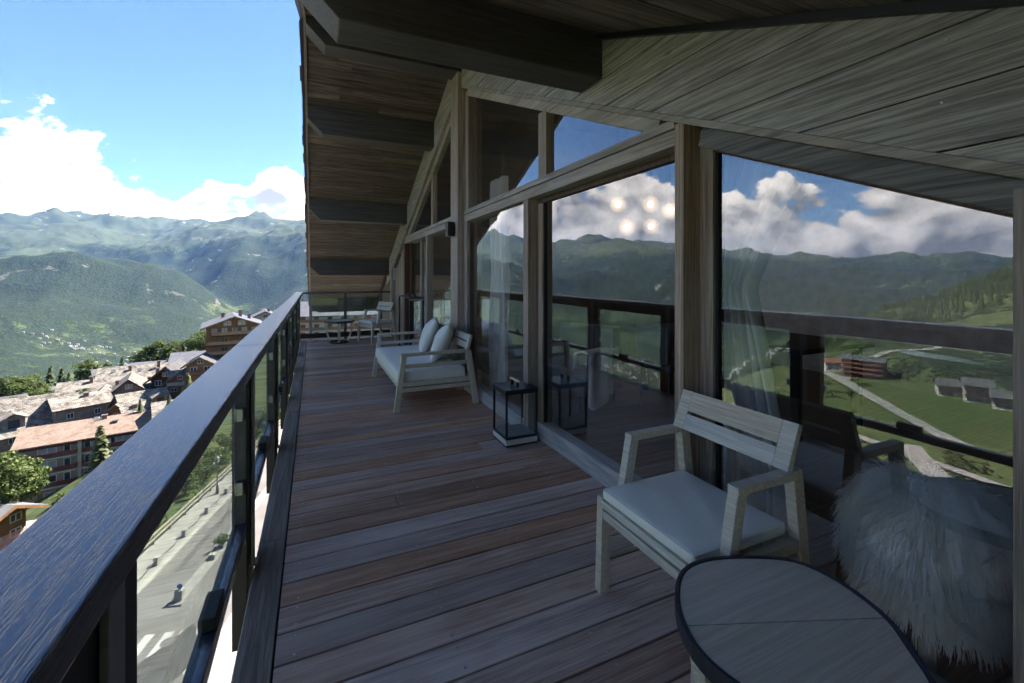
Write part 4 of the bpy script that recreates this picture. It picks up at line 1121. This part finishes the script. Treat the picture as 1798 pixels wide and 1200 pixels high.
def tree(kind, label, p, h, group, wide=1.0):
    tr_, cr_ = (CON if kind[0] == 'c' else DEC)[int(kind[1])]; k = h/(10.0 if kind[0] == 'c' else 8.0)
    t_ = thing('conifer_tree' if kind[0] == 'c' else 'deciduous_tree', label, 'tree', p, random.uniform(0, 6.28), group)
    t_.scale = (k*wide, k*wide, k)
    obj('trunk', tr_, None, t_); obj('crown', cr_, None, t_)
    return t_
def tree_px(kind, label, x, ybase, ytop, d, wide=1.0, group='trees around the village'):
    p = at(x, ybase, d); h = (ybase-ytop)/FPX*d
    return tree(kind, label, p, h, group, wide)
tree_px('c0', 'dark green conifer at the left of a close pair beyond the stone roofs', 88, 700, 644, 165, 1.25)
tree_px('c1', 'dark green conifer at the right of a close pair beyond the stone roofs', 108, 700, 646, 168, 1.25)
tree_px('c2', 'yellowish conifer standing just right of the dark pair', 121, 696, 655, 160, 1.3)
tree_px('d0', 'round green broadleaf tree rising above the stone roofs in the middle of the village', 163, 690, 628, 175, 1.25)
tree_px('c0', 'dark conifer behind the round broadleaf tree', 186, 690, 640, 180, 1.2)
tree_px('d1', 'leafy tree at the far left edge in front of the valley', 14, 715, 662, 150, 1.4)
tree_px('d2', 'leafy tree second from the left edge, with a paler crown', 40, 715, 656, 155, 1.4)
tree_px('d0', 'leafy tree standing between the left trees and the conifer pair', 62, 712, 668, 150, 1.3)
tree_px('d1', 'broadleaf tree above the blue-grey roofs', 252, 655, 616, 190, 1.5)
tree_px('d2', 'large bright broadleaf tree above the blue-grey roofs', 288, 650, 594, 195, 1.45)
tree_px('d0', 'broadleaf tree right of the large bright one', 312, 645, 600, 190, 1.4)
tree_px('c1', 'dark conifer left of the tall timber chalet', 336, 632, 588, 170, 1.4)
tree_px('d1', 'broadleaf tree close to the left side of the tall timber chalet', 352, 628, 582, 165, 1.4)
tree_px('d2', 'small broadleaf tree touching the tall timber chalet eave', 366, 622, 578, 160, 1.1)
tree_px('c2', 'yellow-green conifer in front of the tan apartment block', 176, 868, 748, 72, 1.15)
tree_px('c2', 'small conifer beside the dark gabled chalet', 330, 705, 655, 96, 1.3)
tree_px('c1', 'small conifer poking up just above the handrail', 297, 725, 693, 92, 1.2)
tree_px('d1', 'big olive-green tree at the left edge below the apartment block', 8, 905, 795, 58, 1.15)
tree_px('d0', 'bushy tree close behind the one at the left edge', 38, 895, 805, 62, 1.1)
tree_px('d2', 'low tree at the left end of the stone roofs', 78, 716, 680, 140, 1.4)
# shrubs behind the guard fence
rng = np.random.default_rng(21); k = 0
for s_ in np.arange(-12, 40, 2.6):
    off = -1.9-rng.uniform(0, 1.2); q = rp(off, s_+rng.uniform(-.8, .8)); cr_ = MB(); h = rng.uniform(1.7, 3.4)
    cs = [(rng.normal(0, .7), rng.normal(0, .7), h*rng.uniform(.2, .85), rng.uniform(.35, .75)) for _ in range(16)]
    leaf_cloud(rng, cs, 70, 1, .11, cr_)
    k += 1
    sh = thing('shrub', 'wild green shrub behind the guard fence', 'shrub', (q[0], q[1], tz(q[0], q[1])-.1), 0, 'shrubs behind the guard fence')
    obj('foliage', cr_, M['bush'] if k % 3 else M['leaf'], sh); obj('stem', MB().tube([(0,0,-.3),(.1,0,h*.5)], .05, 6), M['bark'], sh)
for k, s_ in enumerate((-1.0, .2)):
    if k == 0:
        q = rp(5.45, s_); cr_ = MB(); leaf_cloud(rng, [(rng.normal(0,.25), rng.normal(0,.25), rng.uniform(.3,.8), .3) for _ in range(8)], 70, 1, .07, cr_)
        sh = thing('shrub', 'small round shrub growing on the road island', 'shrub', (q[0], q[1], ZG+.14)); obj('foliage', cr_, M['leaf'], sh); obj('stem', MB().tube([(0,0,0),(0,0,.4)], .03, 6), M['bark'], sh)

# ------------------------------------------------------------------ village houses
WIN = {}
def window(par, p, axis, w, h, pane='pane_dark', fr_='window_white'):
    """a framed window on a wall: p is the outer wall point at its centre, axis 'y-' / 'x+' / 'x-' is the outward side"""
    key = (round(w, 2), round(h, 2), pane, fr_)
    if key not in WIN:
        t_ = .10; mb = MB()
        mb.box(-w/2, w/2, -.07, .05, h/2-t_, h/2).box(-w/2, w/2, -.07, .05, -h/2, -h/2+t_).box(-w/2, -w/2+t_, -.065, .05, -h/2+t_, h/2-t_).box(w/2-t_, w/2, -.065, .05, -h/2+t_, h/2-t_)
        if w > 1.0: mb.box(-t_/2, t_/2, -.06, .05, -h/2+t_, h/2-t_)
        WIN[key] = (mb.mesh('window', M[fr_]), MB().box(-w/2+t_*.9, w/2-t_*.9, -.02, .04, -h/2+t_*.9, h/2-t_*.9).mesh('pane', M[pane]))
    rz = {'y-': 0, 'x+': math.pi/2, 'x-': -math.pi/2}[axis]
    f = obj('window', WIN[key][0], None, par, p, (0, 0, rz)); obj('pane', WIN[key][1], None, f)
def balcony(par, x0, x1, y, z, depth, mat, slab='plaster_white', n=None):
    b_ = obj('balcony', MB().box(x0, x1, y-depth, y-.01, z-.18, z), M[slab], par)
    obj('balcony_front', MB().box(x0, x1, y-depth, y-depth+.05, z+.18, z+1.0), M[mat], b_)
    obj('balcony_handrail', MB().box(x0-.04, x1+.04, y-depth-.03, y-depth+.08, z+1.0, z+1.08), M[mat], b_)
    for xx in (x0, x1-.05): obj('balcony_side', MB().box(xx, xx+.05, y-depth+.052, y-.01, z+.18, z+1.0), M[mat], b_)
    return b_
def chimney(par, x, y, z, h=1.6, w=.8, mat='brick_stack'):
    c_ = obj('chimney', MB().box(x-w/2, x+w/2, y-w/2, y+w/2, z-1.5, z+h), M[mat], par)
    obj('chimney_cap', MB().box(x-w/2-.12, x+w/2+.12, y-w/2-.12, y+w/2+.12, z+h+.002, z+h+.14), M['slate_grey'], c_)
def dish(par, x, y, z, r=.5):
    mb = MB(); n = 14
    vs = [(0, .12, 0)]+[(r*math.cos(i*2*math.pi/n), 0, r*math.sin(i*2*math.pi/n)) for i in range(n)]
    d_ = obj('satellite_dish', mb.add(vs, [(0, 1+i, 1+(i+1) % n) for i in range(n)]), M['white_dish'], par, (x, y, z), (R(20), 0, R(20)))
def gable_house(name, label, x, ybase, yeave, yridge, wpx, d, depth, wall, roofm, turn=0.0, oh=.9, floors=2, nwin=2, bal=None, wins=True, chim=(), low=None, cat='house', group='houses of the village', fr_='window_white', pane='pane_dark', sink=6.0):
    """gable end towards the viewer"""
    p = at(x, ybase, d); w = wpx/FPX*d; he = (ybase-yeave)/FPX*d; hr = (ybase-yridge)/FPX*d
    rz = math.atan2(-p.x, p.y)+turn
    t_ = thing(name, label, cat, p, rz, group)
    obj('wall', MB().prism([(-w/2, -sink), (w/2, -sink), (w/2, he), (0, hr-.05), (-w/2, he)], 0, depth, 'y'), M[wall], t_)
    if low: obj('base_wall', MB().box(-w/2-.06, w/2+.06, -.06, depth+.06, -sink, low), M['stone_wall'], t_)
    sl_ = (hr-he)/(w/2)
    for s_ in (-1, 1):
        xe = s_*(w/2+oh); ze = he-sl_*oh
        q = [(0, hr), (xe, ze), (xe, ze+.32), (0, hr+.34)]
        ro = obj('roof_slope', MB().prism(q, -oh*1.3, depth+oh, 'y'), M[roofm], t_)
        obj('barge_board', MB().prism([(0, hr-.12), (xe, ze-.12), (xe, ze+.2), (0, hr+.2)], -oh*1.3-.06, -oh*1.3-.004, 'y'), M['timber'] if roofm != 'lauze' else M['timber_dark'], ro)
    if wins:
        for f in range(floors):
            zf = (low or 0)*.0+(he/floors)*(f+.55) if floors else 1
            for k in range(nwin):
                xx = -w/2+(k+.5)*w/nwin
                window(t_, (xx, 0, zf), 'y-', min(1.5, w/nwin*.55), min(1.5, he/floors*.55), pane, fr_)
            for k in range(2):
                yy = depth*(k+.6)/2.6
                window(t_, (w/2, yy, zf), 'x+', 1.0, 1.2, pane, fr_); window(t_, (-w/2, yy, zf), 'x-', 1.0, 1.2, pane, fr_)
        if hr-he > 1.6: window(t_, (0, 0, he+(hr-he)*.35), 'y-', min(1.6, w*.22), min(1.3, (hr-he)*.5), pane, fr_)
    if bal:
        for (zb, x0, x1, mat) in bal: balcony(t_, x0*w, x1*w, 0, zb, 1.2, mat, 'timber')
    for (cx, cy_, ch_) in chim: chimney(t_, cx*w, cy_*depth, hr-abs(cx)*w*sl_, ch_)
    return t_, w, he, hr
def eave_house(name, label, x, ybase, yeave, yridge, wpx, d, depth, wall, roofm, turn=0.0, oh=.8, floors=2, nwin=4, chim=(), dorm=(), cat='house', group='houses of the village', sink=6.0, fr_='window_white', dishes=()):
    """long side, with its roof slope, towards the viewer"""
    p = at(x, ybase, d); w = wpx/FPX*d; he = (ybase-yeave)/FPX*d
    dr = d*1.0+depth/2; hr = at(x, yridge, dr).z-p.z
    hr = max(hr, he+.18*depth/2)
    rz = math.atan2(-p.x, p.y)+turn
    t_ = thing(name, label, cat, p, rz, group)
    obj('wall', MB().prism([(0, -sink), (depth, -sink), (depth, he), (depth/2, hr-.05), (0, he)], -w/2, w/2, 'x'), M[wall], t_)
    sl_ = (hr-he)/(depth/2)
    for s_ in (0, 1):
        ye, y1 = (-oh, depth/2) if s_ == 0 else (depth+oh, depth/2); ze = he-sl_*oh
        q = [(y1, hr), (ye, ze), (ye, ze+.30), (y1, hr+.32)]
        # slope laid flat in its own frame so that the stone pattern follows it
        ro = obj('roof_slope', MB().prism(q, -w/2-oh, w/2+oh, 'x'), M[roofm], t_)
        obj('gutter', MB().box(-w/2-oh, w/2+oh, ye-.10 if s_ == 0 else ye+.004, ye-.004 if s_ == 0 else ye+.10, ze+.0, ze+.16), M['timber_dark'], ro)
    for f in range(floors):
        zf = (he/floors)*(f+.55)
        for k in range(nwin): window(t_, (-w/2+(k+.5)*w/nwin, 0, zf), 'y-', 1.2, min(1.3, he/floors*.55), 'pane_dark', fr_)
        window(t_, (w/2, depth*.5, zf), 'x+', 1.2, 1.2, 'pane_dark', fr_)
    for (cx, cf, ch_) in chim: chimney(t_, cx*w, depth/2*cf, he+sl_*depth/2*cf, ch_)
    for (cx, cf, dw) in dorm:
        yb = depth/2*cf; zb = he+sl_*yb; hd_ = dw*.62
        dm = obj('dormer', MB().prism([(cx*w-dw/2, zb-.6), (cx*w+dw/2, zb-.6), (cx*w+dw/2, zb+hd_), (cx*w, zb+hd_+dw*.26), (cx*w-dw/2, zb+hd_)], yb-.5, depth*.55, 'y'), M['timber_grey'], t_)
        for s_ in (-1, 1):
            obj('dormer_roof', MB().prism([(cx*w, zb+hd_+dw*.26), (cx*w+s_*(dw/2+.5), zb+hd_-.26*.5*2), (cx*w+s_*(dw/2+.5), zb+hd_-.02), (cx*w, zb+hd_+dw*.26+.24)], yb-1.1, depth*.55, 'y'), M[roofm], dm)
        f_ = obj('dormer_window', MB().box(cx*w-dw*.26, cx*w+dw*.26, yb-.56, yb-.502, zb-.1, zb+hd_*.85), M['pane_dark'], dm)
    for (cx, cf, r_) in dishes: dish(t_, cx*w, depth/2*cf, he+sl_*depth/2*cf+.9, r_)
    return t_, w, he, hr

# tan apartment block with dark balconies
ap, w, he, hr = eave_house('apartment_block', 'tan four-storey apartment block with dark red balconies and pinkish tiled roof', 152, 866, 768, 734, 160, 88, 13, 'plaster_tan', 'terracotta', R(-6), 1.0, 1, 0, chim=((.12, .9, .9), (.22, .55, .6)), cat='building', group=None, dishes=((.05, .75, .55),))
fl = he/4
for f in range(4):
    z0 = f*fl
    if f == 0:
        for xx in (-.28, -.02): window(ap, (xx*w, 0, z0+1.2), 'y-', 1.7, 1.2, 'pane_light')
        for xx in (-.35, -.21): obj('shutter', MB().box(xx*w-.35, xx*w+.35, -.08, -.005, z0+.6, z0+1.8), M['timber'], ap)
    else:
        for xx in (-.30, .10, .30): window(ap, (xx*w, 0, z0+1.45), 'y-', 2.6, 1.4, 'pane_light' if f > 1 else 'pane_dark')
        for xx in (-.15, .01, .22): window(ap, (xx*w, 0, z0+1.25), 'y-', 1.0, 2.0, 'pane_dark')
        balcony(ap, -.48*w, -.07*w, 0, z0+.15, 1.5, 'balcony_red'); balcony(ap, -.03*w, .16*w, 0, z0+.15, 1.5, 'balcony_red'); balcony(ap, .20*w, .44*w, 0, z0+.15, 1.5, 'balcony_red')
obj('roof_fascia', MB().box(-w/2, w/2, -.12, -.002, he-.9, he-.25), M['balcony_red'], ap)
obj('stair_bay', MB().box(-.065*w, -.035*w, -.9, -.002, -6, he-.3), M['plaster'], ap)
obj('base_course', MB().box(-w/2-.1, w/2+.1, -.16, -.002, -6, .4), M['stone_wall'], ap)
obj('vent_hood', MB().box(.06*w, .10*w, 5.2, 6.2, hr-1.2, hr+.5), M['plaster_white'], ap)

eave_house('stone_roof_house', 'long house with pale stone slab roof and dormers at the left edge', 22, 812, 764, 712, 118, 96, 13, 'timber_grey', 'lauze', R(6), .9, 2, 3, chim=((.02, .55, 1.3), (.33, .45, 1.2)), dorm=((.02, .25, 3.4),), dishes=((-.38, .4, .6),))
eave_house('stone_roof_house', 'long stone slab roof stepping up behind the one with dormers', 92, 770, 728, 690, 135, 114, 12, 'timber_grey', 'lauze', R(-6), .9, 2, 3, chim=((.33, .5, 1.4),), dishes=((-.25, .5, .6),))
eave_house('stone_roof_house', 'low house with pale slab roof left of the tan block roof ridge', 148, 742, 713, 690, 70, 104, 10, 'timber_grey', 'lauze', R(10), .7, 1, 2, chim=((.1, .7, 1.0),))
gable_house('village_chalet', 'timber chalet with white balcony and gable facing the terrace in mid village', 226, 722, 686, 667, 44, 118, 11, 'timber_grey', 'lauze', R(-4), 1.1, 2, 3, bal=((2.6, -.5, .5, 'fence_wood'),), chim=((-.4, .5, 1.3),), pane='pane_light')
gable_house('village_chalet', 'small timber chalet gable left of the one with the white balcony', 174, 722, 702, 690, 28, 112, 9, 'timber_grey', 'lauze', R(-8), .9, 1, 2)
eave_house('stone_roof_house', 'wide pale slab roof behind the mid-village gable', 180, 712, 690, 664, 110, 130, 12, 'timber_grey', 'lauze', R(-4), .9, 1, 3, chim=((-.15, .8, 1.8), (.36, .6, 2.0)))
eave_house('stone_roof_house', 'steep slab roof with small dormer in front of the dark gable', 262, 738, 722, 684, 62, 104, 12, 'timber_grey', 'lauze', R(14), .8, 1, 2, dorm=((.30, .30, 2.6),), chim=((-.28, .25, .9),))
gable_house('village_chalet', 'dark brown gabled chalet with wide overhanging roof', 290, 700, 664, 646, 40, 124, 12, 'timber_dark', 'slate_grey', R(-16), 1.3, 2, 2, chim=((-.42, .3, 1.8),))
eave_house('stone_roof_house', 'pale slab roof with big chimney at the top of the village', 232, 690, 664, 642, 88, 140, 11, 'timber_grey', 'lauze', R(-6), .9, 1, 3, chim=((.40, .6, 2.4), (-.05, .6, 1.6)), dishes=((.1, .4, .7), (-.3, .5, .7)))
eave_house('slate_house', 'low house with blue-grey slate roof below the broadleaf trees', 280, 668, 650, 634, 84, 152, 11, 'plaster', 'slate_blue', R(-10), .8, 1, 3, chim=((.1, .8, 1.2),))
eave_house('slate_house', 'blue-grey roofed house between the village and the tall chalet', 338, 652, 636, 618, 60, 138, 11, 'timber_grey', 'slate_blue', R(-6), .8, 1, 3)
eave_house('slate_house', 'small grey roof at the far left behind the stone roofs', 8, 725, 712, 696, 54, 128, 10, 'timber_grey', 'slate_grey', R(8), .8, 1, 2)
eave_house('slate_house', 'dark roof tucked behind the stone roofs near the conifer pair', 130, 700, 686, 678, 60, 150, 10, 'timber_dark', 'slate_blue', R(-8), .8, 1, 2)
eave_house('stone_roof_house', 'pale slab roof right of the small conifer above the handrail', 345, 690, 668, 648, 74, 118, 11, 'timber_grey', 'lauze', R(-8), .8, 1, 2, chim=((.0, .6, 1.1),))
eave_house('stone_roof_house', 'small slab roof tucked between the long left roofs', 62, 752, 738, 716, 46, 108, 9, 'timber_grey', 'lauze', R(18), .7, 1, 2, chim=((.2, .6, 1.2),))
gable_house('village_chalet', 'narrow timber gable rising behind the tan block roof', 206, 744, 722, 711, 26, 102, 9, 'timber', 'lauze', R(-20), .8, 1, 1, bal=((.3, -.5, .5, 'timber_dark'),))
gable_house('village_chalet', 'little brown gable at the left between two stone roofs', 120, 742, 722, 712, 26, 106, 8, 'timber', 'lauze', R(12), .8, 1, 2)
eave_house('slate_house', 'grey roof peeping over the upper stone roofs', 202, 668, 656, 645, 52, 150, 9, 'plaster', 'slate_grey', R(6), .7, 1, 2, chim=((-.2, .7, 1.1),))
gable_house('village_chalet', 'brown chalet with pale balcony below the blue-grey roofs', 316, 690, 668, 655, 34, 116, 10, 'timber', 'slate_grey', R(-12), 1.0, 2, 2, bal=((2.0, -.5, .5, 'fence_wood'),), chim=((.3, .4, 1.2),))
eave_house('stone_roof_house', 'pale low roof just above the handrail below the small conifer', 306, 740, 728, 702, 50, 96, 9, 'timber_grey', 'lauze', R(4), .7, 1, 2, chim=((.1, .5, .9),))
tree_px('d1', 'rounded tree between the slab roofs left of the mid-village gable', 146, 716, 682, 122, 1.2)
tree_px('c0', 'slim dark conifer between the tan block and the dark gable', 246, 742, 700, 98, 1.0)
tree_px('d2', 'low leafy tree at the right end of the tan block', 236, 812, 770, 84, 1.3)
tree_px('d0', 'leafy tree on the bank under the tan block', 118, 905, 862, 72, 1.5)
tree_px('d2', 'leafy tree close to the long left roof', 28, 728, 694, 116, 1.3)
tree_px('c1', 'dark conifer behind the long upper slab roof', 214, 668, 628, 170, 1.3)
tree_px('c2', 'pale conifer right of the broadleaf trees on the slope', 322, 640, 600, 178, 1.3)
# tall timber chalet
tc_, w, he, hr = gable_house('timber_chalet', 'tall orange-brown timber chalet with stacked balconies at the end of the village', 412, 622, 573, 557, 82, 122, 16, 'timber_orange', 'slate_blue', R(2), 1.3, 3, 0, wins=False, chim=((-.2, .55, 1.5), (.12, .35, 2.0), (.30, .5, 1.6)), cat='building', group=None)
for f in range(3):
    z0 = f*he/3
    for k in range(5):
        if f == 2 or k in (1, 3): window(tc_, (-w*.36+k*w*.18, 0, z0+1.4), 'y-', 1.5, 1.7, 'pane_light' if f == 2 else 'pane_dark', 'timber')
    balcony(tc_, (-.40 if f == 2 else -.50)*w, (.40 if f == 2 else .50)*w, 0, z0+.2, 1.3, 'timber_light', 'timber_dark')
for k in (-1, 1): window(tc_, (k*w*.13, 0, he+.9), 'y-', 2.0, 1.5, 'pane_light', 'timber')
obj('gable_post', MB().box(-.2, .2, -.25, -.002, he-1, hr-.4), M['timber'], tc_)
gable_house('white_house', 'white house with bright roof just right of the tall timber chalet', 466, 590, 560, 548, 48, 156, 12, 'plaster_white', 'slate_blue', R(0), .8, 2, 3, chim=((.1, .3, 1.4),), group=None)
gable_house('red_trimmed_house', 'small house with terrace below the tall timber chalet', 352, 660, 640, 628, 40, 112, 9, 'timber', 'slate_grey', R(-10), 1.0, 1, 2, bal=((.4, -.5, .5, 'red_paint'),), group=None)
# grey roofed chalet low at the left edge and its terrace
gable_house('grey_roof_chalet', 'chalet with smooth grey roof low at the left edge', 8, 958, 905, 890, 62, 56, 9, 'timber', 'metal_roof', R(34), 1.3, 2, 2, low=1.2, group=None)
pv = at(45, 955, 58); tag(obj('pavement', MB().box(pv.x-9, pv.x+7, pv.y-6, pv.y+8, pv.z-3, pv.z-.3), M['concrete']), 'pale paved yard below the grey roofed chalet', None, None, 'structure')
cr = thing('parked_car', 'red car parked in the yard by the grey roofed chalet', 'car', (pv.x+.8, pv.y-1.0, pv.z-.3), R(50))
obj('body', MB().prism([(-2.0,.3),(2.0,.3),(2.05,.75),(1.2,.85),(.7,1.4),(-1.1,1.42),(-1.8,.9),(-2.05,.8)], -.85, .85, 'y'), M['red_car'], cr, bevel=.08)
obj('windows', MB().prism([(1.05,.9),(.66,1.33),(-1.05,1.35),(-1.6,.92)], -.862, .862, 'y'), M['pane_dark'], cr)
for sx in (-1.3, 1.3):
    for sy in (-.8, .8): obj('wheel', MB().tube([(sx, sy-.1, .32), (sx, sy+.1, .32)], .32, 16), M['rubber'], cr)
# hotel seen under the far end of the roof
ht, w, he, hr = eave_house('hotel_building', 'long hotel with orange timber balconies seen under the far eave of the terrace', 625, 606, 552, 530, 190, 150, 14, 'plaster_white', 'slate_blue', 0, .9, 1, 0, cat='building', group=None)
for f in range(4):
    for k in range(9): window(ht, (-w/2+(k+.5)*w/9, 0, f*he/4+1.5), 'y-', 1.5, 1.6, 'pane_dark', 'timber')
    balcony(ht, -.5*w, .5*w, 0, f*he/4+.2, 1.3, 'timber_orange', 'plaster_white')
pv2 = at(620, 640, 120); tag(obj('pavement', MB().box(1, 60, 118, 158, ZG-1, ZG+.12), M['concrete']), 'bright paved forecourt in front of the long hotel', None, None, 'structure')

# ------------------------------------------------------------------ slopes mirrored in the windows
def polar(th, r): a = R(th); x, y = -math.sin(a)*r, math.cos(a)*r; return Vector((x, y, tz(x, y)))
def draped(name, pts, width, mat, label, lift=.45):
    q = []
    for a_, b_ in zip(pts[:-1], pts[1:]):
        n = max(2, int((Vector(b_)-Vector(a_)).length/5))
        for i in range(n): q.append(Vector(a_).lerp(Vector(b_), i/n))
    q.append(Vector(pts[-1])); vs = []; fs = []
    for _ in range(3): q = [q[0]]+[(q[i-1]+q[i]*2+q[i+1])/4 for i in range(1, len(q)-1)]+[q[-1]]
    for i, p in enumerate(q):
        d = (q[min(i+1, len(q)-1)]-q[max(i-1, 0)]); d.z = 0; d.normalize(); n_ = Vector((-d.y, d.x, 0))
        for s_ in (-1, 1):
            e = p+n_*s_*width/2; vs.append((e.x, e.y, max(tz(e.x, e.y), tz(p.x, p.y))+lift))
    for i in range(len(q)-1): fs.append((2*i, 2*i+1, 2*i+3, 2*i+2))
    return tag(obj(name, MB().add(vs, fs), mat), label, None, None, 'structure')
def P2(th, r): return polar(th, r).to_tuple()
draped('path', [P2(50, 470), P2(57, 385), P2(59.1, 356), P2(64.7, 292), P2(69.5, 262), P2(76, 248), P2(84, 246)], 6.5, M['concrete'], 'pale road curving across the meadow beside the village')
draped('path', [P2(44, 330), P2(52, 280), P2(59, 262), P2(64.6, 246), P2(69.4, 236), P2(76, 224), P2(84, 222)], 4.5, M['concrete'], 'lower pale lane across the meadow')
draped('path', [P2(61, 330), P2(62.5, 366), P2(65.5, 415), P2(70, 440), P2(76, 445)], 5, M['concrete'], 'upper pale track round the small lake')
draped('path', [P2(66, 252), P2(70, 205), P2(77, 180), P2(86, 170)], 9, M['concrete'], 'wide pale yard road below the meadow')
p = Vector((POOL[0], POOL[1], POOL[2])); pool = []
for k in range(28): a = k*math.pi/14; c1, s1 = 27*math.cos(a)+2*math.cos(3*a), 9*math.sin(a)+1.5*math.sin(2*a); pool.append((p.x+c1*math.cos(1.9)-s1*math.sin(1.9), p.y+c1*math.sin(1.9)+s1*math.cos(1.9)))
tag(obj('lake_water', MB().prism(pool, p.z-3, p.z+.25, 'z'), M['pool_water']), 'small green swimming lake on the slope', None, None, 'structure')
def block(name, label, th, r, turn, w, dp, floors, wall, roofm, balc, pitch=.3):
    p = polar(th, r); rz = math.atan2(-p.x, p.y)+turn; h = floors*2.8
    t_ = thing(name, label, 'building', p, rz)
    obj('wall', MB().prism([(0,-6),(dp,-6),(dp,h),(dp/2,h+dp/2*pitch-.05),(0,h)], -w/2, w/2, 'x'), M[wall], t_)
    for s_ in (0, 1):
        ye, y1 = (-1, dp/2) if s_ == 0 else (dp+1, dp/2)
        obj('roof_slope', MB().prism([(y1, h+dp/2*pitch), (ye, h-pitch), (ye, h-pitch+.3), (y1, h+dp/2*pitch+.3)], -w/2-1, w/2+1, 'x'), M[roofm], t_)
    n = max(3, int(w/3.4))
    for f in range(floors):
        for k in range(n): window(t_, (-w/2+(k+.5)*w/n, 0, f*2.8+1.5), 'y-', 1.4, 1.5, 'pane_dark', 'timber_dark')
        if f and balc: balcony(t_, -.46*w, .46*w, 0, f*2.8+.2, 1.3, balc, 'timber_dark')
    return t_
block('red_building', 'red walled building with grey roof on the meadow slope mirrored in the glass', 62.6, 338, R(10), 20, 12, 4, 'red_paint', 'slate_grey', 'red_paint')
block('lodge_building', 'small red roofed lodge behind the red walled building', 60.9, 352, R(-10), 16, 10, 2, 'plaster_white', 'red_paint', None)
for k in range(4):
    block('white_residence', 'white residence block with dark roof, number %s in the stepped row' % ('one', 'two', 'three', 'four')[k], 69.2+k*1.75, 318-k*5, R(-8+3*k), 10, 10, 2+(k % 2), 'plaster_white', 'slate_grey', 'timber_dark', .5)
# conifer woods and hamlets (too many to count from here)
def conifer_template(seed):
    """ragged drooping sprays round a stem, unit height"""
    rg = np.random.default_rng(seed); V = []; F = []
    for k in range(11):
        t_ = k/10; z = .10+.86*t_; L = .20*(1-t_)**.8+.015; nb = 7 if k < 7 else 5
        for j in range(nb):
            a = 6.283*j/nb+k*1.1+rg.uniform(-.3, .3); l = L*rg.uniform(.65, 1.2); w = l*.42; dr = l*rg.uniform(.35, .75); o_ = len(V)
            c_, s_ = math.cos(a), math.sin(a)
            V += [(0, 0, z+.07), (c_*l*.6-s_*w, s_*l*.6+c_*w, z-dr*.5), (c_*l, s_*l, z-dr), (c_*l*.6+s_*w, s_*l*.6-c_*w, z-dr*.5)]; F.append((o_, o_+1, o_+2, o_+3))
    return np.array(V), np.array(F)
TPL = [conifer_template(100+k) for k in range(6)]
def forest(label, xs, ys, hs, rng):
    zs_ = terrain(xs, ys)-.4; VV = []; FF = []; o_ = 0
    for i in range(len(xs)):
        V, F = TPL[i % 6]; a = rng.uniform(0, 6.28); c_, s_ = math.cos(a), math.sin(a); w = hs[i]*rng.uniform(.85, 1.25)
        VV.append(np.stack([xs[i]+(V[:, 0]*c_-V[:, 1]*s_)*w, ys[i]+(V[:, 0]*s_+V[:, 1]*c_)*w, zs_[i]+V[:, 2]*hs[i]], 1)); FF.append(F+o_); o_ += len(V)
    V = np.concatenate(VV); F = np.concatenate(FF); me = bpy.data.meshes.new('conifer_forest')
    me.vertices.add(len(V)); me.vertices.foreach_set('co', V.ravel()); me.loops.add(F.size); me.loops.foreach_set('vertex_index', F.ravel())
    me.polygons.add(len(F)); me.polygons.foreach_set('loop_start', np.arange(0, F.size, 4)); me.polygons.foreach_set('loop_total', np.full(len(F), 4)); me.update(calc_edges=True)
    me.materials.append(M['needle']); tag(obj('conifer_forest', me, None), label, 'forest', None, 'stuff')
rng = np.random.default_rng(5)
th = rng.uniform(28, 82, 16000); r = np.exp(rng.uniform(math.log(150), math.log(1300), 16000)); x = -np.sin(np.radians(th))*r; y = np.cos(np.radians(th))*r
dn = fbm(x/110, y/110, 4, 40)
ok = (dn > np.where(r < 480, .60, .47)) & ~((abs(th-68.5) < 7.5) & (r > 205) & (r < 445)) & ~((abs(th-61.5) < 4) & (r > 190) & (r < 360))
idx = np.nonzero(ok)[0][:4600]
forest('dark conifer woods on the slopes beside the valley', x[idx], y[idx], rng.uniform(6, 13, len(idx)), rng)
th = rng.uniform(-2, 30, 1700); r = rng.uniform(185, 900, 1700); forest('conifer woods falling away behind the village', -np.sin(np.radians(th))*r, np.cos(np.radians(th))*r, rng.uniform(6, 12, 1700), rng)
def hamlet(label, th0, r0, n, sx, sy):
    mb = MB(); c = polar(th0, r0)
    for _ in range(n):
        x, y = c.x+rng.normal(0, sx), c.y+rng.normal(0, sy); z = tz(x, y); a = rng.uniform(4, 7); l = rng.uniform(5, 9)
        mb.box(x-l/2, x+l/2, y-a/2, y+a/2, z-3, z+4.5); mb.prism([(y-a/2-.6, z+4.51), (y+a/2+.6, z+4.51), (y, z+6.5)], x-l/2-.6, x+l/2+.6, 'x')
    tag(obj('hamlet', mb, M['stone_grey']), label, 'hamlet', None, 'stuff')
hamlet('cluster of tiny houses on the far valley side, above', 20.5, 2650, 40, 70, 45)
hamlet('cluster of tiny houses on the far valley side, near the gorge', 17.2, 2380, 34, 75, 60)
hamlet('large cluster of tiny houses low in the valley, mirrored in the sliding door', 38, 1900, 110, 120, 110)
hamlet('resort village on the slope mirrored in the picture window', 50, 700, 60, 60, 60)

# ------------------------------------------------------------------ haze over the valley
hz = obj('haze', MB().box(-13200, 13200, -13200, 13200, -700, 1250), None)
m = bpy.data.materials.new('haze'); m.use_nodes = True; t = m.node_tree; t.nodes.clear(); m.cycles.volume_sampling = 'DISTANCE'; m.cycles.homogeneous_volume = True
pvn = nd(t, 'ShaderNodeVolumePrincipled', {'Color': (.22, .50, 1.0, 1), 'Density': 2.7e-5, 'Anisotropy': .2})
nd(t, 'ShaderNodeOutputMaterial', {'Volume': pvn.outputs[0]})
hz.data.materials.append(m); tag(hz, 'pale blue haze filling the valley air', 'haze', None, 'stuff')
